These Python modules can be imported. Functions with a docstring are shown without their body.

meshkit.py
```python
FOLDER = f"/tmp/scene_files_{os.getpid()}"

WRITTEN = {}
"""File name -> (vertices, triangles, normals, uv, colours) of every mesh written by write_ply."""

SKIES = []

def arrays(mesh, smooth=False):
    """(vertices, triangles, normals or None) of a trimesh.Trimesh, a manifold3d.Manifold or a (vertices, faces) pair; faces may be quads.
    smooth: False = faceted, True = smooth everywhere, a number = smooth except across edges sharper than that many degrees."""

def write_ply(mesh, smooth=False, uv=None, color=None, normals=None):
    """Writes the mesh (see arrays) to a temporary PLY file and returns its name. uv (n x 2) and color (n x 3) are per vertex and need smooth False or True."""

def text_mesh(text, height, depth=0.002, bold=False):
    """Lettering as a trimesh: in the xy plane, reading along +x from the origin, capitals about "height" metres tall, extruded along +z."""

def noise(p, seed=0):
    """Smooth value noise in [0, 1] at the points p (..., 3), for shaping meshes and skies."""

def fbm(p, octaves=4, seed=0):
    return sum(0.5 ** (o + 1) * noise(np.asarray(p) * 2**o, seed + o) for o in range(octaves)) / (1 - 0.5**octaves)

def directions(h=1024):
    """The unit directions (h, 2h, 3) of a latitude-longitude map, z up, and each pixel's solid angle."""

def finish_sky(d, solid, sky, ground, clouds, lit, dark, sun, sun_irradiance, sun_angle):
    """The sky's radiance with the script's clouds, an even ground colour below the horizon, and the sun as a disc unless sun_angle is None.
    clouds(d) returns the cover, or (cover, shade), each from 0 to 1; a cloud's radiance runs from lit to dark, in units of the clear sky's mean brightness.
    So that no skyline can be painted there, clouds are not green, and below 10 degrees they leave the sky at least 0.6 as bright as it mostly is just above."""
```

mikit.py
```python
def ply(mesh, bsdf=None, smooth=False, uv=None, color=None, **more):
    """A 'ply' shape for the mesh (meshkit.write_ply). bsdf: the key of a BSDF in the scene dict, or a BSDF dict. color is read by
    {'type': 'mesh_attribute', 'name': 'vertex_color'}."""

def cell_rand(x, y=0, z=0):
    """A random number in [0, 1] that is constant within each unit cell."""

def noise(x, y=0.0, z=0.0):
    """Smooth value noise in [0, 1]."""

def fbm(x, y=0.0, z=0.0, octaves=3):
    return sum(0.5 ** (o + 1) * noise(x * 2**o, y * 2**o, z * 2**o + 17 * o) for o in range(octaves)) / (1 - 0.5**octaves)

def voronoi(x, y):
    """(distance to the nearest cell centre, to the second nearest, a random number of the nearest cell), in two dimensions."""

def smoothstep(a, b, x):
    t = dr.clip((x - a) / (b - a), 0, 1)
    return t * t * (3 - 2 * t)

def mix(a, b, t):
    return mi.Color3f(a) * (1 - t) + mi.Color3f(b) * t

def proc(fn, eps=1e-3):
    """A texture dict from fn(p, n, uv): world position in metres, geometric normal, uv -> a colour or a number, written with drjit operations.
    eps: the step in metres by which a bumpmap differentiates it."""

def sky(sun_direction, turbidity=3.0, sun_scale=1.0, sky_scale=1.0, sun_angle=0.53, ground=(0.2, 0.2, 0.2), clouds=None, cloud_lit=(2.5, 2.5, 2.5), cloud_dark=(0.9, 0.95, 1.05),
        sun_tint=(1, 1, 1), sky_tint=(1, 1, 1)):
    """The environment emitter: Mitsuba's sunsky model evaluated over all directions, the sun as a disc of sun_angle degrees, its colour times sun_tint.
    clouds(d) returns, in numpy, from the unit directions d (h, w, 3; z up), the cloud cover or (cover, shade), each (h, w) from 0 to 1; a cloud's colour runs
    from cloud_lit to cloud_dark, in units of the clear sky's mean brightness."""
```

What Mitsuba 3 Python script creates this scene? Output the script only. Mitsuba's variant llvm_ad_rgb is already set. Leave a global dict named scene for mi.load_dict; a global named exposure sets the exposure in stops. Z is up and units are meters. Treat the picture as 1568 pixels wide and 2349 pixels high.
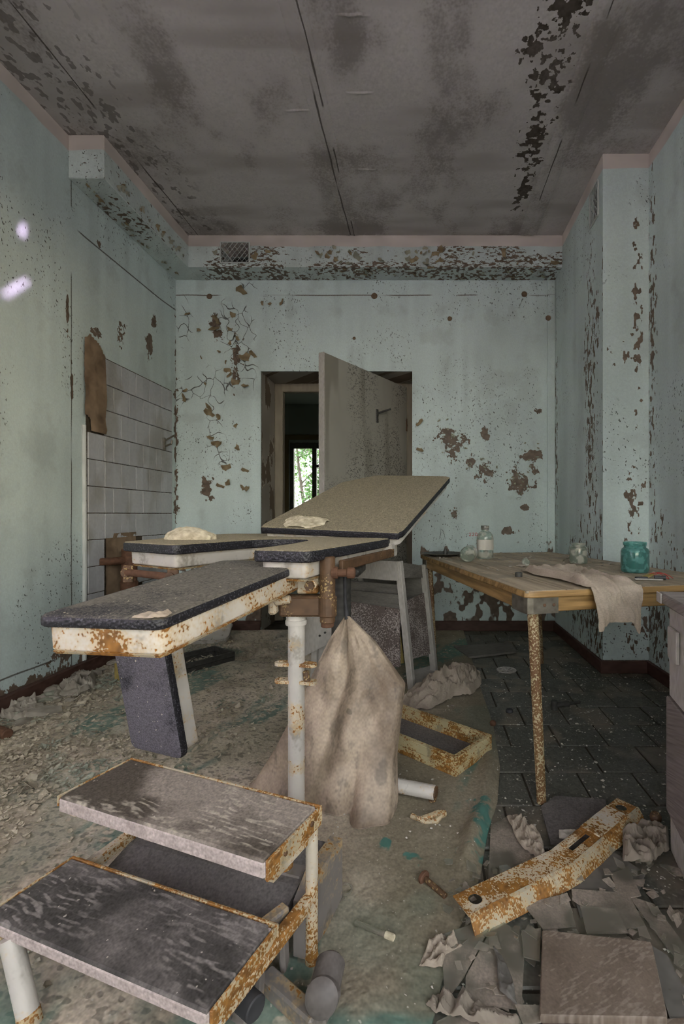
import math, random
import numpy as np
import trimesh
import drjit as dr
import mitsuba as mi
import mikit, meshkit
from mikit import noise, fbm, voronoi, smoothstep, mix, cell_rand
from shapely.geometry import Polygon, Point, LineString, box as sbox
from trimesh.util import concatenate as cat

T = mi.ScalarTransform4f
PI = math.pi
# ------------------------------------------------------------------ camera, sky, sun, exposure
FPX, PX, PY, H = 1097.0, 970.0, 1168.0, 0.87        # focal length and principal point in pixels, lens height in metres
scene, labels = {}, {}
scene['camera'] = {'type': 'perspective', 'fov_axis': 'x', 'fov': 2 * math.degrees(math.atan(784 / FPX)),
                   'principal_point_offset_x': -(PX - 784) / 1568, 'principal_point_offset_y': (PY - 1174.5) / 2349,
                   'near_clip': 0.05, 'far_clip': 200.0,
                   'to_world': T().look_at(origin=[0, 0, H], target=[0, 1, H], up=[0, 0, 1])}
SUN = np.array([1.0, -0.25, 0.11])                   # a low morning sun on the right


def clouds(d):
    n = meshkit.fbm(d * 2.2 + 3.1, 4, seed=3)
    return np.clip(0.55 + 1.1 * (n - 0.42), 0, 1), np.clip(1.2 * n - 0.35, 0, 1)


scene['sky'] = mikit.sky(SUN, turbidity=3.0, sun_scale=0.20, sun_angle=0.9, sky_scale=1.0, clouds=clouds,
                         cloud_lit=(1.80, 1.70, 1.68), cloud_dark=(1.05, 1.0, 1.02), sun_tint=(0.52, 0.72, 5.2), sky_tint=(1.03, 1.01, 0.985), ground=(0.50, 0.46, 0.43))
exposure = 7.25


# ------------------------------------------------------------------ helpers
def outward(m):
    if m.volume < 0:
        m.invert()
    return m


def numbered(base):
    if base not in NAMES:
        NAMES[base] = 0
        return base
    NAMES[base] += 1
    return '%s_%03d' % (base, NAMES[base])


NAMES = {}


def obj(name, mesh, mat, parent=None, smooth=False):
    key = numbered((parent + '__' if parent else '') + name)
    scene[key] = mikit.ply(mesh, mat, smooth) if not isinstance(mesh, dict) else mesh
    return key


def thing(name, label, category, group=None):
    key = numbered(name)
    labels[key] = {'label': label, 'category': category}
    if group:
        labels[key]['group'] = group
    return key


def tag(key, label, category=None, group=None, kind=None):
    labels[key] = {'label': label}
    for k, v in (('category', category), ('group', group), ('kind', kind)):
        if v:
            labels[key][k] = v
    return key


def solo(name, mesh, mat, label, category, group=None, smooth=False, kind=None):
    return tag(obj(name, mesh, mat, None, smooth), label, category, group, kind)


def struct(name, mesh, mat, label, smooth=False):
    return tag(obj(name, mesh, mat, None, smooth), label, None, None, 'structure')


def at(x, y, Z):
    return np.array([(x - PX) * Z / FPX, Z, H - (y - PY) * Z / FPX])


def at_z(x, y, z):
    return at(x, y, (H - z) * FPX / (y - PY))


def mat4(origin, ex=None, ey=None, ez=None):
    m = np.eye(4)
    for i, e in enumerate((ex, ey, ez)):
        if e is not None:
            m[:3, i] = e
    m[:3, 3] = origin
    return m


def rz(deg, origin=(0, 0, 0)):
    a = math.radians(deg)
    return mat4(origin, (math.cos(a), math.sin(a), 0), (-math.sin(a), math.cos(a), 0), (0, 0, 1))


def mv(mesh, m):
    mesh = mesh.copy()
    mesh.apply_transform(m)
    return mesh


def box(x0, x1, y0, y1, z0, z1, b=0.0):
    """A box, its twelve edges chamfered by b."""
    lo, hi = np.array([x0, y0, z0], float), np.array([x1, y1, z1], float)
    lo, hi = np.minimum(lo, hi), np.maximum(lo, hi)
    if b <= 0:
        m = trimesh.creation.box(extents=hi - lo)
        m.apply_translation((lo + hi) / 2)
        return m
    b = min(b, 0.45 * (hi - lo).min())
    pts = []
    for sx in (0, 1):
        for sy in (0, 1):
            for sz in (0, 1):
                c = np.where([sx, sy, sz], hi, lo)
                s = np.where([sx, sy, sz], -1, 1) * b
                for k in range(3):
                    o = s.copy()
                    o[k] = 0
                    pts.append(c + o)
    return trimesh.convex.convex_hull(np.array(pts))


def bar(p0, p1, w, h, b=0.002, up=(0, 0, 1)):
    """A rectangular bar from p0 to p1, w wide (across) and h high (along up)."""
    p0, p1 = np.asarray(p0, float), np.asarray(p1, float)
    d = p1 - p0
    L = np.linalg.norm(d)
    d /= L
    x = np.cross(d, up)
    if np.linalg.norm(x) < 1e-6:
        x = np.array([1.0, 0, 0])
    x /= np.linalg.norm(x)
    return mv(box(-w / 2, w / 2, 0, L, -h / 2, h / 2, b), mat4(p0, x, d, np.cross(x, d)))


def grid_faces(n, m, wrap=False):
    i, j = np.meshgrid(np.arange(n - 1), np.arange(m if wrap else m - 1), indexing='ij')
    a, b = i * m + j, i * m + (j + 1) % m
    c, d = (i + 1) * m + (j + 1) % m, (i + 1) * m + j
    return np.vstack([np.stack([a, b, c], -1).reshape(-1, 3), np.stack([a, c, d], -1).reshape(-1, 3)])


def tube(pts, r, sides=14, caps=True):
    p = np.asarray(pts, float)
    t = np.gradient(p, axis=0)
    t /= np.linalg.norm(t, axis=1, keepdims=True)
    ref = np.array([0, 0, 1.0]) if abs(t[:, 2]).mean() < 0.8 else np.array([1.0, 0, 0])
    a = np.cross(t, ref)
    a /= np.linalg.norm(a, axis=1, keepdims=True)
    b = np.cross(t, a)
    an = np.arange(sides) * 2 * PI / sides
    rr = np.broadcast_to(r, (len(p),))[:, None, None]
    v = p[:, None] + rr * (np.cos(an)[None, :, None] * a[:, None] + np.sin(an)[None, :, None] * b[:, None])
    f = grid_faces(len(p), sides, True)
    v = v.reshape(-1, 3)
    if caps:
        n = len(v)
        v = np.vstack([v, p[0], p[-1]])
        k = np.arange(sides)
        f = np.vstack([f, np.stack([k * 0 + n, (k + 1) % sides, k], 1), np.stack([k * 0 + n + 1, (len(p) - 1) * sides + k, (len(p) - 1) * sides + (k + 1) % sides], 1)])
    return outward(trimesh.Trimesh(v, f, process=False))


def rod(p0, p1, r, sides=16, bevel=0.0):
    p0, p1 = np.asarray(p0, float), np.asarray(p1, float)
    if bevel:
        d = (p1 - p0) / np.linalg.norm(p1 - p0)
        return tube([p0, p0 + d * bevel, p1 - d * bevel, p1], [r - bevel, r, r, r - bevel], sides)
    return tube([p0, p1], r, sides)


def lathe(profile, seg=32, origin=(0, 0, 0), axis=None):
    """profile: (radius, height) from bottom outside round to the inside."""
    pr = np.asarray(profile, float)
    an = np.arange(seg) * 2 * PI / seg
    v = np.stack([pr[:, None, 0] * np.cos(an), pr[:, None, 0] * np.sin(an), np.broadcast_to(pr[:, None, 1], (len(pr), seg))], -1).reshape(-1, 3)
    m = trimesh.Trimesh(v, grid_faces(len(pr), seg, True), process=False)
    m.merge_vertices(merge_norm=True, merge_tex=True)
    m.update_faces(m.nondegenerate_faces())
    outward(m)
    if axis is not None:
        z = np.asarray(axis, float) / np.linalg.norm(axis)
        x = np.cross([0.3, 0.2, 0.9], z)
        x /= np.linalg.norm(x)
        m.apply_transform(mat4((0, 0, 0), x, np.cross(z, x), z))
    m.apply_translation(origin)
    return m


def prism(poly, h, z0=0.0):
    polys = getattr(poly, 'geoms', [poly])
    m = cat([trimesh.creation.extrude_polygon(g, h, engine='earcut') for g in polys])
    m.apply_translation([0, 0, z0])
    return m


def rrect(w, d, r, x0=None, y0=0.0, q=6):
    x0 = -w / 2 if x0 is None else x0
    return sbox(x0 + r, y0 + r, x0 + w - r, y0 + d - r).buffer(r, quad_segs=q)


def resample(poly, step):
    ring = LineString(poly.exterior.coords)
    n = max(12, int(ring.length / step))
    return np.array([ring.interpolate(i / n, normalized=True).coords[0] for i in range(n)])


def ring_stack(poly, levels, step=0.012, cap_top=True, cap_bottom=True):
    """Loft: the outline of poly inset by levels[k][0] at height levels[k][1], from the bottom up."""
    p = resample(poly, step)
    if not Polygon(p).exterior.is_ccw:
        p = p[::-1].copy()
    t = np.roll(p, -1, 0) - np.roll(p, 1, 0)
    t /= np.linalg.norm(t, axis=1, keepdims=True)
    nrm = np.stack([-t[:, 1], t[:, 0]], 1)
    v = np.vstack([np.column_stack([p + nrm * i, np.full(len(p), z)]) for i, z in levels])
    f = grid_faces(len(levels), len(p), True)
    for on, k in ((cap_top, len(levels) - 1), (cap_bottom, 0)):
        if on:
            q = v[k * len(p):(k + 1) * len(p), :2]
            vv, ff = trimesh.creation.triangulate_polygon(Polygon(q), engine='earcut')
            d = ((vv[:, None] - q[None]) ** 2).sum(-1).argmin(1)
            ff = d[ff]
            e1, e2 = q[ff[:, 1]] - q[ff[:, 0]], q[ff[:, 2]] - q[ff[:, 0]]
            ccw = (e1[:, 0] * e2[:, 1] - e1[:, 1] * e2[:, 0]) > 0
            ff = np.where((ccw == (k > 0))[:, None], ff, ff[:, ::-1])
            f = np.vstack([f, ff + k * len(p)])
    return outward(trimesh.Trimesh(v, f, process=False))


def solidify(P, t):
    """A closed sheet of thickness t from a grid of points (n, m, 3)."""
    n, m = P.shape[:2]
    du, dv = np.gradient(P, axis=0), np.gradient(P, axis=1)
    nr = np.cross(du, dv)
    nr /= np.linalg.norm(nr, axis=-1, keepdims=True) + 1e-12
    v = np.vstack([P.reshape(-1, 3), (P - nr * t).reshape(-1, 3)])
    f = grid_faces(n, m)
    k = n * m
    rim = np.concatenate([np.arange(m), np.arange(1, n) * m + m - 1, (n - 1) * m + np.arange(m - 2, -1, -1), np.arange(n - 2, 0, -1) * m])
    r2 = np.roll(rim, -1)
    side = np.vstack([np.stack([rim, r2, r2 + k], 1), np.stack([rim, r2 + k, rim + k], 1)])
    me = trimesh.Trimesh(v, np.vstack([f, f[:, ::-1] + k, side]), process=False)
    return outward(me)


def ridged(p, octaves=3, seed=0):
    out = 0
    for o in range(octaves):
        out = out + 0.5 ** o * (1 - np.abs(2 * meshkit.noise(np.asarray(p) * 2 ** o + 11.3 * o, seed + o) - 1))
    return out / (2 - 0.5 ** (octaves - 1))


def rag(outline, amp, freq, seed, z0=0.0, n=60, t=0.0015, heap=0.0):
    """A crumpled cloth lying on something: outline is a list of (x, y) points, a rounded blob; folds stand up to amp + heap high."""
    c = np.mean(outline, 0)
    ring = Polygon(outline).buffer(0.012).buffer(-0.012)
    P = np.zeros((n // 2, n, 3))
    an = np.linspace(0, 2 * PI, n)
    pts = resample(ring, ring.length / (n - 1) * 1.0)[: n - 1]
    pts = np.vstack([pts, pts[:1]])
    while len(pts) < n:
        pts = np.vstack([pts, pts[-1:]])
    pts = pts[:n]
    for i, s in enumerate(np.linspace(0.02, 1, n // 2)):
        xy = c + (pts - c) * s
        q = np.column_stack([xy * freq, np.full(n, seed * 3.7)])
        w = meshkit.noise(np.column_stack([xy * freq * 0.6, np.full(n, seed + 20.0)]))
        a1, a2 = 0.7 * seed, 0.7 * seed + 1.1
        m1 = meshkit.noise(np.column_stack([xy * freq * 0.35, np.full(n, seed + 31.0)]))
        ph1 = freq * 0.55 * (xy @ [math.cos(a1), math.sin(a1)]) + 2.6 * w + 1.2 * m1
        ph2 = freq * 0.75 * (xy @ [math.cos(a2), math.sin(a2)]) + 2.2 * m1 + 1.1 * w
        f1 = 1 - np.abs(np.sin(PI * ph1)) ** 0.8
        f2 = 1 - np.abs(np.sin(PI * ph2)) ** 0.8
        ph3 = freq * 1.5 * (xy @ [math.cos(a1 + 0.6), math.sin(a1 + 0.6)]) + 3.5 * w
        f1 = f1 + 0.45 * (1 - np.abs(np.sin(PI * ph3)) ** 0.7) * (1.1 - m1)
        f3 = ridged(q * np.array([2.4, 1.6, 1.0]) + 2.0 * w[:, None], 2, seed + 3) ** 2
        hgt = amp * (0.75 * f1 * m1 * 1.6 + 0.55 * f2 * (1.2 - m1) + 0.35 * f3) + heap * (1 - s ** 2)
        hgt = hgt * np.clip((1.05 - s) * 7, 0.10, 1)
        wob = 0.012 * (meshkit.noise(np.column_stack([xy * 25, np.full(n, seed + 5.0)])) - 0.5)[:, None] * s
        P[i] = np.column_stack([xy + wob, z0 + t + hgt])
    return solidify(P, t)


def shard(rng, cx, cy, r, n, rot=None):
    an = np.sort(rng.uniform(0, 2 * PI, n))
    if np.diff(np.append(an, an[0] + 2 * PI)).max() > 2.6:
        an = np.linspace(0, 2 * PI, n, endpoint=False) + rng.uniform(0, 0.7, n)
    rr = r * rng.uniform(0.65, 1.15, n)
    return np.column_stack([cx + rr * np.cos(an), cy + rr * np.sin(an)])


def plates(centres, sizes, rng, thick, tilt, normals=None, n=5, curl=0.0):
    """Many small irregular plates as one mesh."""
    V, F, k = [], [], 0
    for c, s in zip(centres, sizes):
        an = np.linspace(0, 2 * PI, n, endpoint=False) + rng.uniform(0, 1, n) * 0.8 + rng.uniform(0, 6)
        rr = s * rng.uniform(0.5, 1.0, n)
        xy = np.column_stack([rr * np.cos(an) * 1.25, rr * np.sin(an)])
        zt = curl * (xy ** 2).sum(1) / max(s, 1e-6)
        top = np.column_stack([xy, zt + thick / 2])
        bot = np.column_stack([xy, zt - thick / 2])
        v = np.vstack([[[0, 0, thick / 2]], top, bot])
        ax, ay, az = rng.normal(0, tilt), rng.normal(0, tilt), rng.uniform(0, 6.3)
        R = trimesh.transformations.euler_matrix(ax, ay, az)[:3, :3]
        v = v @ R.T + c
        i = np.arange(n)
        j = (i + 1) % n
        f = np.vstack([np.stack([i * 0, i + 1, j + 1], 1), np.stack([i + 1, i + 1 + n, j + 1 + n], 1), np.stack([i + 1, j + 1 + n, j + 1], 1)])
        V.append(v)
        F.append(f + k)
        k += len(v)
    return trimesh.Trimesh(np.vstack(V), np.vstack(F), process=False)


# ------------------------------------------------------------------ materials
def mat(name, color, rough=0.6, spec=0.4, metallic=0.0, bump=None, two=True, **kw):
    c = mikit.proc(color) if callable(color) else {'type': 'rgb', 'value': list(color)}
    r = mikit.proc(rough) if callable(rough) else rough
    b = {'type': 'principled', 'base_color': c, 'roughness': r, 'specular': spec, 'metallic': metallic, **kw}
    if bump:
        b = {'type': 'bumpmap', 'arbitrary': mikit.proc(bump[0]), 'scale': bump[1], 'bsdf': b}
    scene[name] = {'type': 'twosided', 'bsdf': b} if two else b


C3 = mi.Color3f


def gn(x, y=0.0, z=0.0):
    """Grain: two lattices of noise, turned against each other so that no grid shows."""
    a, b, c = 0.81 * x + 0.36 * y - 0.46 * z, -0.55 * x + 0.70 * y - 0.45 * z, 0.17 * x + 0.61 * y + 0.77 * z
    return 0.55 * noise(a, b, c) + 0.45 * noise(1.7 * b + 9.1, 1.7 * c, 1.7 * a)


PLASTER = (0.115, 0.085, 0.062)


def blobs(a, b, spots):
    """A soft sum of spots (a, b, ra, rb) in the plane of a wall: where its paint has come off."""
    g = mi.Float(0)
    for ca, cb, ra, rb in spots:
        g = dr.maximum(g, dr.exp(-(dr.square((a - ca) / ra) + dr.square((b - cb) / rb))))
    return g


def bw(x, y):  # a point of the back wall, photographed at x, y
    return (x - PX) * 3.595 / FPX, H - (y - PY) * 3.595 / FPX


def spots_back():
    s = []
    for x, y, r, q in [(1038, 1000, 40, 45), (1110, 985, 12, 22), (1080, 1045, 14, 25), (1110, 1070, 26, 28), (1192, 1092, 36, 34), (1215, 1035, 30, 20),
                       (1232, 930, 12, 9), (1205, 1150, 12, 12), (1042, 1168, 10, 18), (1160, 1205, 26, 10), (1225, 1060, 14, 30)]:
        a, b = bw(x, y)
        s.append((a, b, r * 3.595 / FPX, q * 3.595 / FPX))
    s += [(-1.885, 1.25, 0.05, 0.85), (-1.55, 2.28, 0.06, 0.10), (-1.40, 2.05, 0.05, 0.25), (-1.62, 1.05, 0.06, 0.12)]
    return s


SPOTS_BACK = spots_back()
CRACKS_BACK = [(*bw(545, 760), 0.15, 0.35), (*bw(490, 960), 0.13, 0.35), (*bw(425, 730), 0.06, 0.2), (*bw(470, 880), 0.25, 0.12)]


def wall_colour(a, z, peel, extra_dirt=0.0, tone=(0.445, 0.525, 0.515)):
    """Old mint distemper: cloudy, streaked, spotted with grime; bare brown plaster where peel is 1."""
    cl = fbm(a * 1.7, z * 1.1, 3.0, 3)
    base = mix(C3(*tone) * 0.86, C3(*tone) * 1.08, smoothstep(0.3, 0.7, cl))
    streak = noise(a * 22, z * 1.6, 7.0)
    base = base * (0.93 + 0.12 * streak)
    gr = fbm(a * 6, z * 5, 9.0, 3)
    base = mix(base, C3(0.16, 0.155, 0.13), smoothstep(0.62, 0.80, gr + extra_dirt + 0.1 * (noise(a * 60, z * 60, 12.0) - 0.5)) * 0.14)
    base = base * (0.91 + 0.16 * gn(a * 170, z * 130, 1.0))
    pits = smoothstep(0.70, 0.76, gn(a * 130, z * 85, 4.0)) * smoothstep(0.50, 0.64, fbm(a * 3, z * 2.3, 14.0, 2))
    base = mix(base, C3(0.03, 0.028, 0.022), pits * 0.85)
    pl = mix(C3(*PLASTER) * 0.6, C3(*PLASTER) * 1.25, fbm(a * 40, z * 40, 2.0, 2))
    return mix(base, pl, peel)


def band(z, base):
    """The pale pink limewash of the ceiling comes down over the top eight centimetres of every wall."""
    return lambda a: mix(base, mix(C3(0.36, 0.32, 0.295), C3(0.54, 0.485, 0.45), fbm(a * 5, z * 9, 3.0, 2)), smoothstep(2.778, 2.784, z + 0.012 * (noise(a * 9, z * 2) - 0.5)))


def peel_of(g, a, z, f=26.0, w=1.25):
    return smoothstep(0.50, 0.55, g * 0.78 + (0.65 * fbm(a * f, z * f, 5.0, 3) + 0.35 * gn(a * f * 4, z * f * 3, 2.0) - 0.5) * 1.25 * w * smoothstep(0.02, 0.25, g))


def c_back(p, n, uv):
    a, z = p.x, p.z
    g = blobs(a, z, SPOTS_BACK)
    low = smoothstep(0.60, 0.66, fbm(a * 17, z * 12, 21.0, 3) * smoothstep(0.95, 0.55, z) + 0.12 * smoothstep(0.6, 0.1, z))
    peel = dr.maximum(peel_of(g, a, z), low)
    c = wall_colour(a, z, peel)
    d1, d2, _ = voronoi(a * 13 + 0.9 * noise(a * 15, z * 15), z * 9 + 0.9 * noise(a * 15, z * 15, 4.0))
    cr = smoothstep(0.065, 0.02, d2 - d1) * smoothstep(0.40, 0.56, blobs(a, z, CRACKS_BACK) * 0.8 + (fbm(a * 7, z * 7, 8.0, 2) - 0.4))
    c = mix(c, C3(0.035, 0.03, 0.024), cr * 0.9)
    zl = z - (2.519 + 0.004 * noise(a * 8))
    line = smoothstep(0.006, 0.002, dr.abs(zl)) * smoothstep(0.35, 0.55, noise(a * 6, 3.0) + 0.4 * smoothstep(-1.2, -1.6, a))
    return mix(c, C3(0.09, 0.06, 0.045), line * 0.8)


mat('back_wall_paint', c_back, 0.55, 0.3, bump=(lambda p, n, uv: 1 - peel_of(blobs(p.x, p.z, SPOTS_BACK), p.x, p.z) + 0.25 * fbm(p.x * 30, p.z * 30, 3.0, 2), 0.0025))

SPOTS_LEFT = [(2.72, 1.90, 0.09, 0.05), (2.95, 1.98, 0.05, 0.12), (3.25, 2.03, 0.05, 0.12), (2.63, 0.10, 0.07, 0.10), (2.30, 0.05, 0.7, 0.075),
              (2.55, 0.16, 0.16, 0.07), (3.62, 1.3, 0.055, 1.1), (2.95, 1.62, 0.05, 0.05), (3.3, 2.2, 0.04, 0.06), (2.75, 2.42, 0.05, 0.03), (2.50, 1.95, 0.012, 0.16), (2.53, 1.55, 0.012, 0.12)]


def c_left(p, n, uv):
    a, z = p.y, p.z
    g = blobs(a, z, SPOTS_LEFT)
    c = wall_colour(a, z, peel_of(g, a, z, 22.0), 0.05)
    seam = smoothstep(0.005, 0.0015, dr.abs(a - 2.528 - 0.004 * (noise(z * 9) - 0.5))) * smoothstep(0.3, 0.45, noise(z * 5, 2.0))
    wire = smoothstep(0.007, 0.002, dr.abs(z - (2.415 - 0.03 * noise(a * 3))))
    wire = wire * smoothstep(2.56, 2.6, a) * smoothstep(0.3, 0.4, noise(a * 7, 9.0) + 0.1)
    ledge = smoothstep(0.006, 0.002, dr.abs(z - (0.135 + 0.01 * noise(a * 6)))) * smoothstep(2.45, 2.40, a)
    return band(z, mix(c, C3(0.05, 0.04, 0.03), dr.maximum(dr.maximum(seam, wire), ledge) * 0.85))(a)


mat('left_wall_paint', c_left, 0.55, 0.3)


def c_right(p, n, uv):
    a, z = p.y + 0.7 * p.x, p.z
    g = blobs(p.y, z, [(2.83, 1.5, 0.10, 0.9), (2.72, 1.95, 0.05, 0.2), (2.90, 1.75, 0.06, 0.14), (2.75, 0.4, 0.5, 0.45), (3.56, 1.4, 0.05, 0.7), (2.60, 1.8, 0.05, 0.9)])
    side = smoothstep(0.5, 0.9, dr.abs(n.x))
    front = blobs(p.x, z, [(1.11, 0.50, 0.09, 0.22), (1.18, 1.95, 0.035, 0.6), (1.11, 1.75, 0.12, 0.07), (1.17, 0.95, 0.06, 0.2), (1.2, 0.2, 0.08, 0.2)])
    gg = g * side + front * (1 - side) * 0.72
    sp = smoothstep(0.52, 0.58, gg * 0.55 + (fbm(a * 75, z * 30, 5.0, 3) - 0.5) * 1.9 * smoothstep(0.03, 0.3, gg))
    return band(z, wall_colour(a, z, sp, 0.03, (0.41, 0.48, 0.465)))(a)


mat('right_wall_paint', c_right, 0.55, 0.3)


def c_beam(p, n, uv):
    a, z = p.x + 0.01 * p.y, p.z + p.y
    g = smoothstep(0.46, 0.64, fbm(a * 2.3, z * 3, 31.0, 2) + 0.16 * smoothstep(2.70, 2.64, p.z))
    m = smoothstep(0.585, 0.625, fbm(p.x * 48, p.y * 48, p.z * 80, 3) * 0.80 + 0.19 * g)
    c = wall_colour(p.x + 0.6 * p.y, z, m, 0.06, (0.45, 0.51, 0.495))
    return band(p.z, c)(p.x + p.y)


mat('beam_paint', c_beam, 0.55, 0.3)


def c_ceiling(p, n, uv):
    x, y = p.x, p.y
    base = mix(C3(0.330, 0.314, 0.302), C3(0.445, 0.424, 0.410), fbm(x * 2, y * 2, 1.0, 3))
    mo = fbm(x * 4.6 + 0.5, y * 3.0, 5.0, 4)
    gr = gn(x * 85, y * 85)
    m = smoothstep(0.46, 0.78, mo + 0.30 * (gr - 0.5))
    base = mix(base, C3(0.10, 0.088, 0.075), m * 0.60)
    g = blobs(x, y, [(0.56, 1.75, 0.095, 0.34), (0.47, 2.02, 0.07, 0.10), (0.57, 2.20, 0.10, 0.16), (0.59, 2.55, 0.08, 0.28), (0.58, 1.3, 0.10, 0.3), (0.61, 2.95, 0.05, 0.22)])
    pe = smoothstep(0.50, 0.54, g * 0.72 + (fbm(x * 40, y * 40, 3.0, 4) - 0.5) * 1.5 * smoothstep(0.05, 0.3, g))
    base = mix(base, mix(C3(0.035, 0.03, 0.025), C3(0.085, 0.072, 0.06), fbm(x * 50, y * 50, 6.0, 2)), pe)
    ed = smoothstep(0.66, 0.70, fbm(x * 34, y * 24, 12.0, 3) + 0.10 * smoothstep(-1.45, -1.75, x))
    base = mix(base, C3(0.07, 0.06, 0.05), ed * 0.6 * smoothstep(-1.3, -1.5, x))
    sm = fbm(x * 1.5 + 7, y * 7, 19.0, 3)
    base = mix(base, C3(0.16, 0.14, 0.12), smoothstep(0.55, 0.8, sm + 0.25 * (gr - 0.5)) * 0.35)
    for xc, k in ((-0.517, 0.0), (-0.487, 4.0), (0.735, 9.0), (-1.60, 13.0)):
        w = 0.0035 + 0.004 * noise(y * 9, k, 2.0)
        ln = smoothstep(w, w * 0.3, dr.abs(x - xc - 0.010 * (fbm(y * 5, k, 4.0, 3) - 0.5))) * smoothstep(0.38, 0.5, noise(y * 4.5, k, 8.0) + (0.25 if k == 0 else 0.0))
        base = mix(base, C3(0.045, 0.038, 0.032), ln * 0.85)
    return base * (0.86 + 0.26 * gr)


mat('ceiling_limewash', c_ceiling, 0.8, 0.1)


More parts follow.
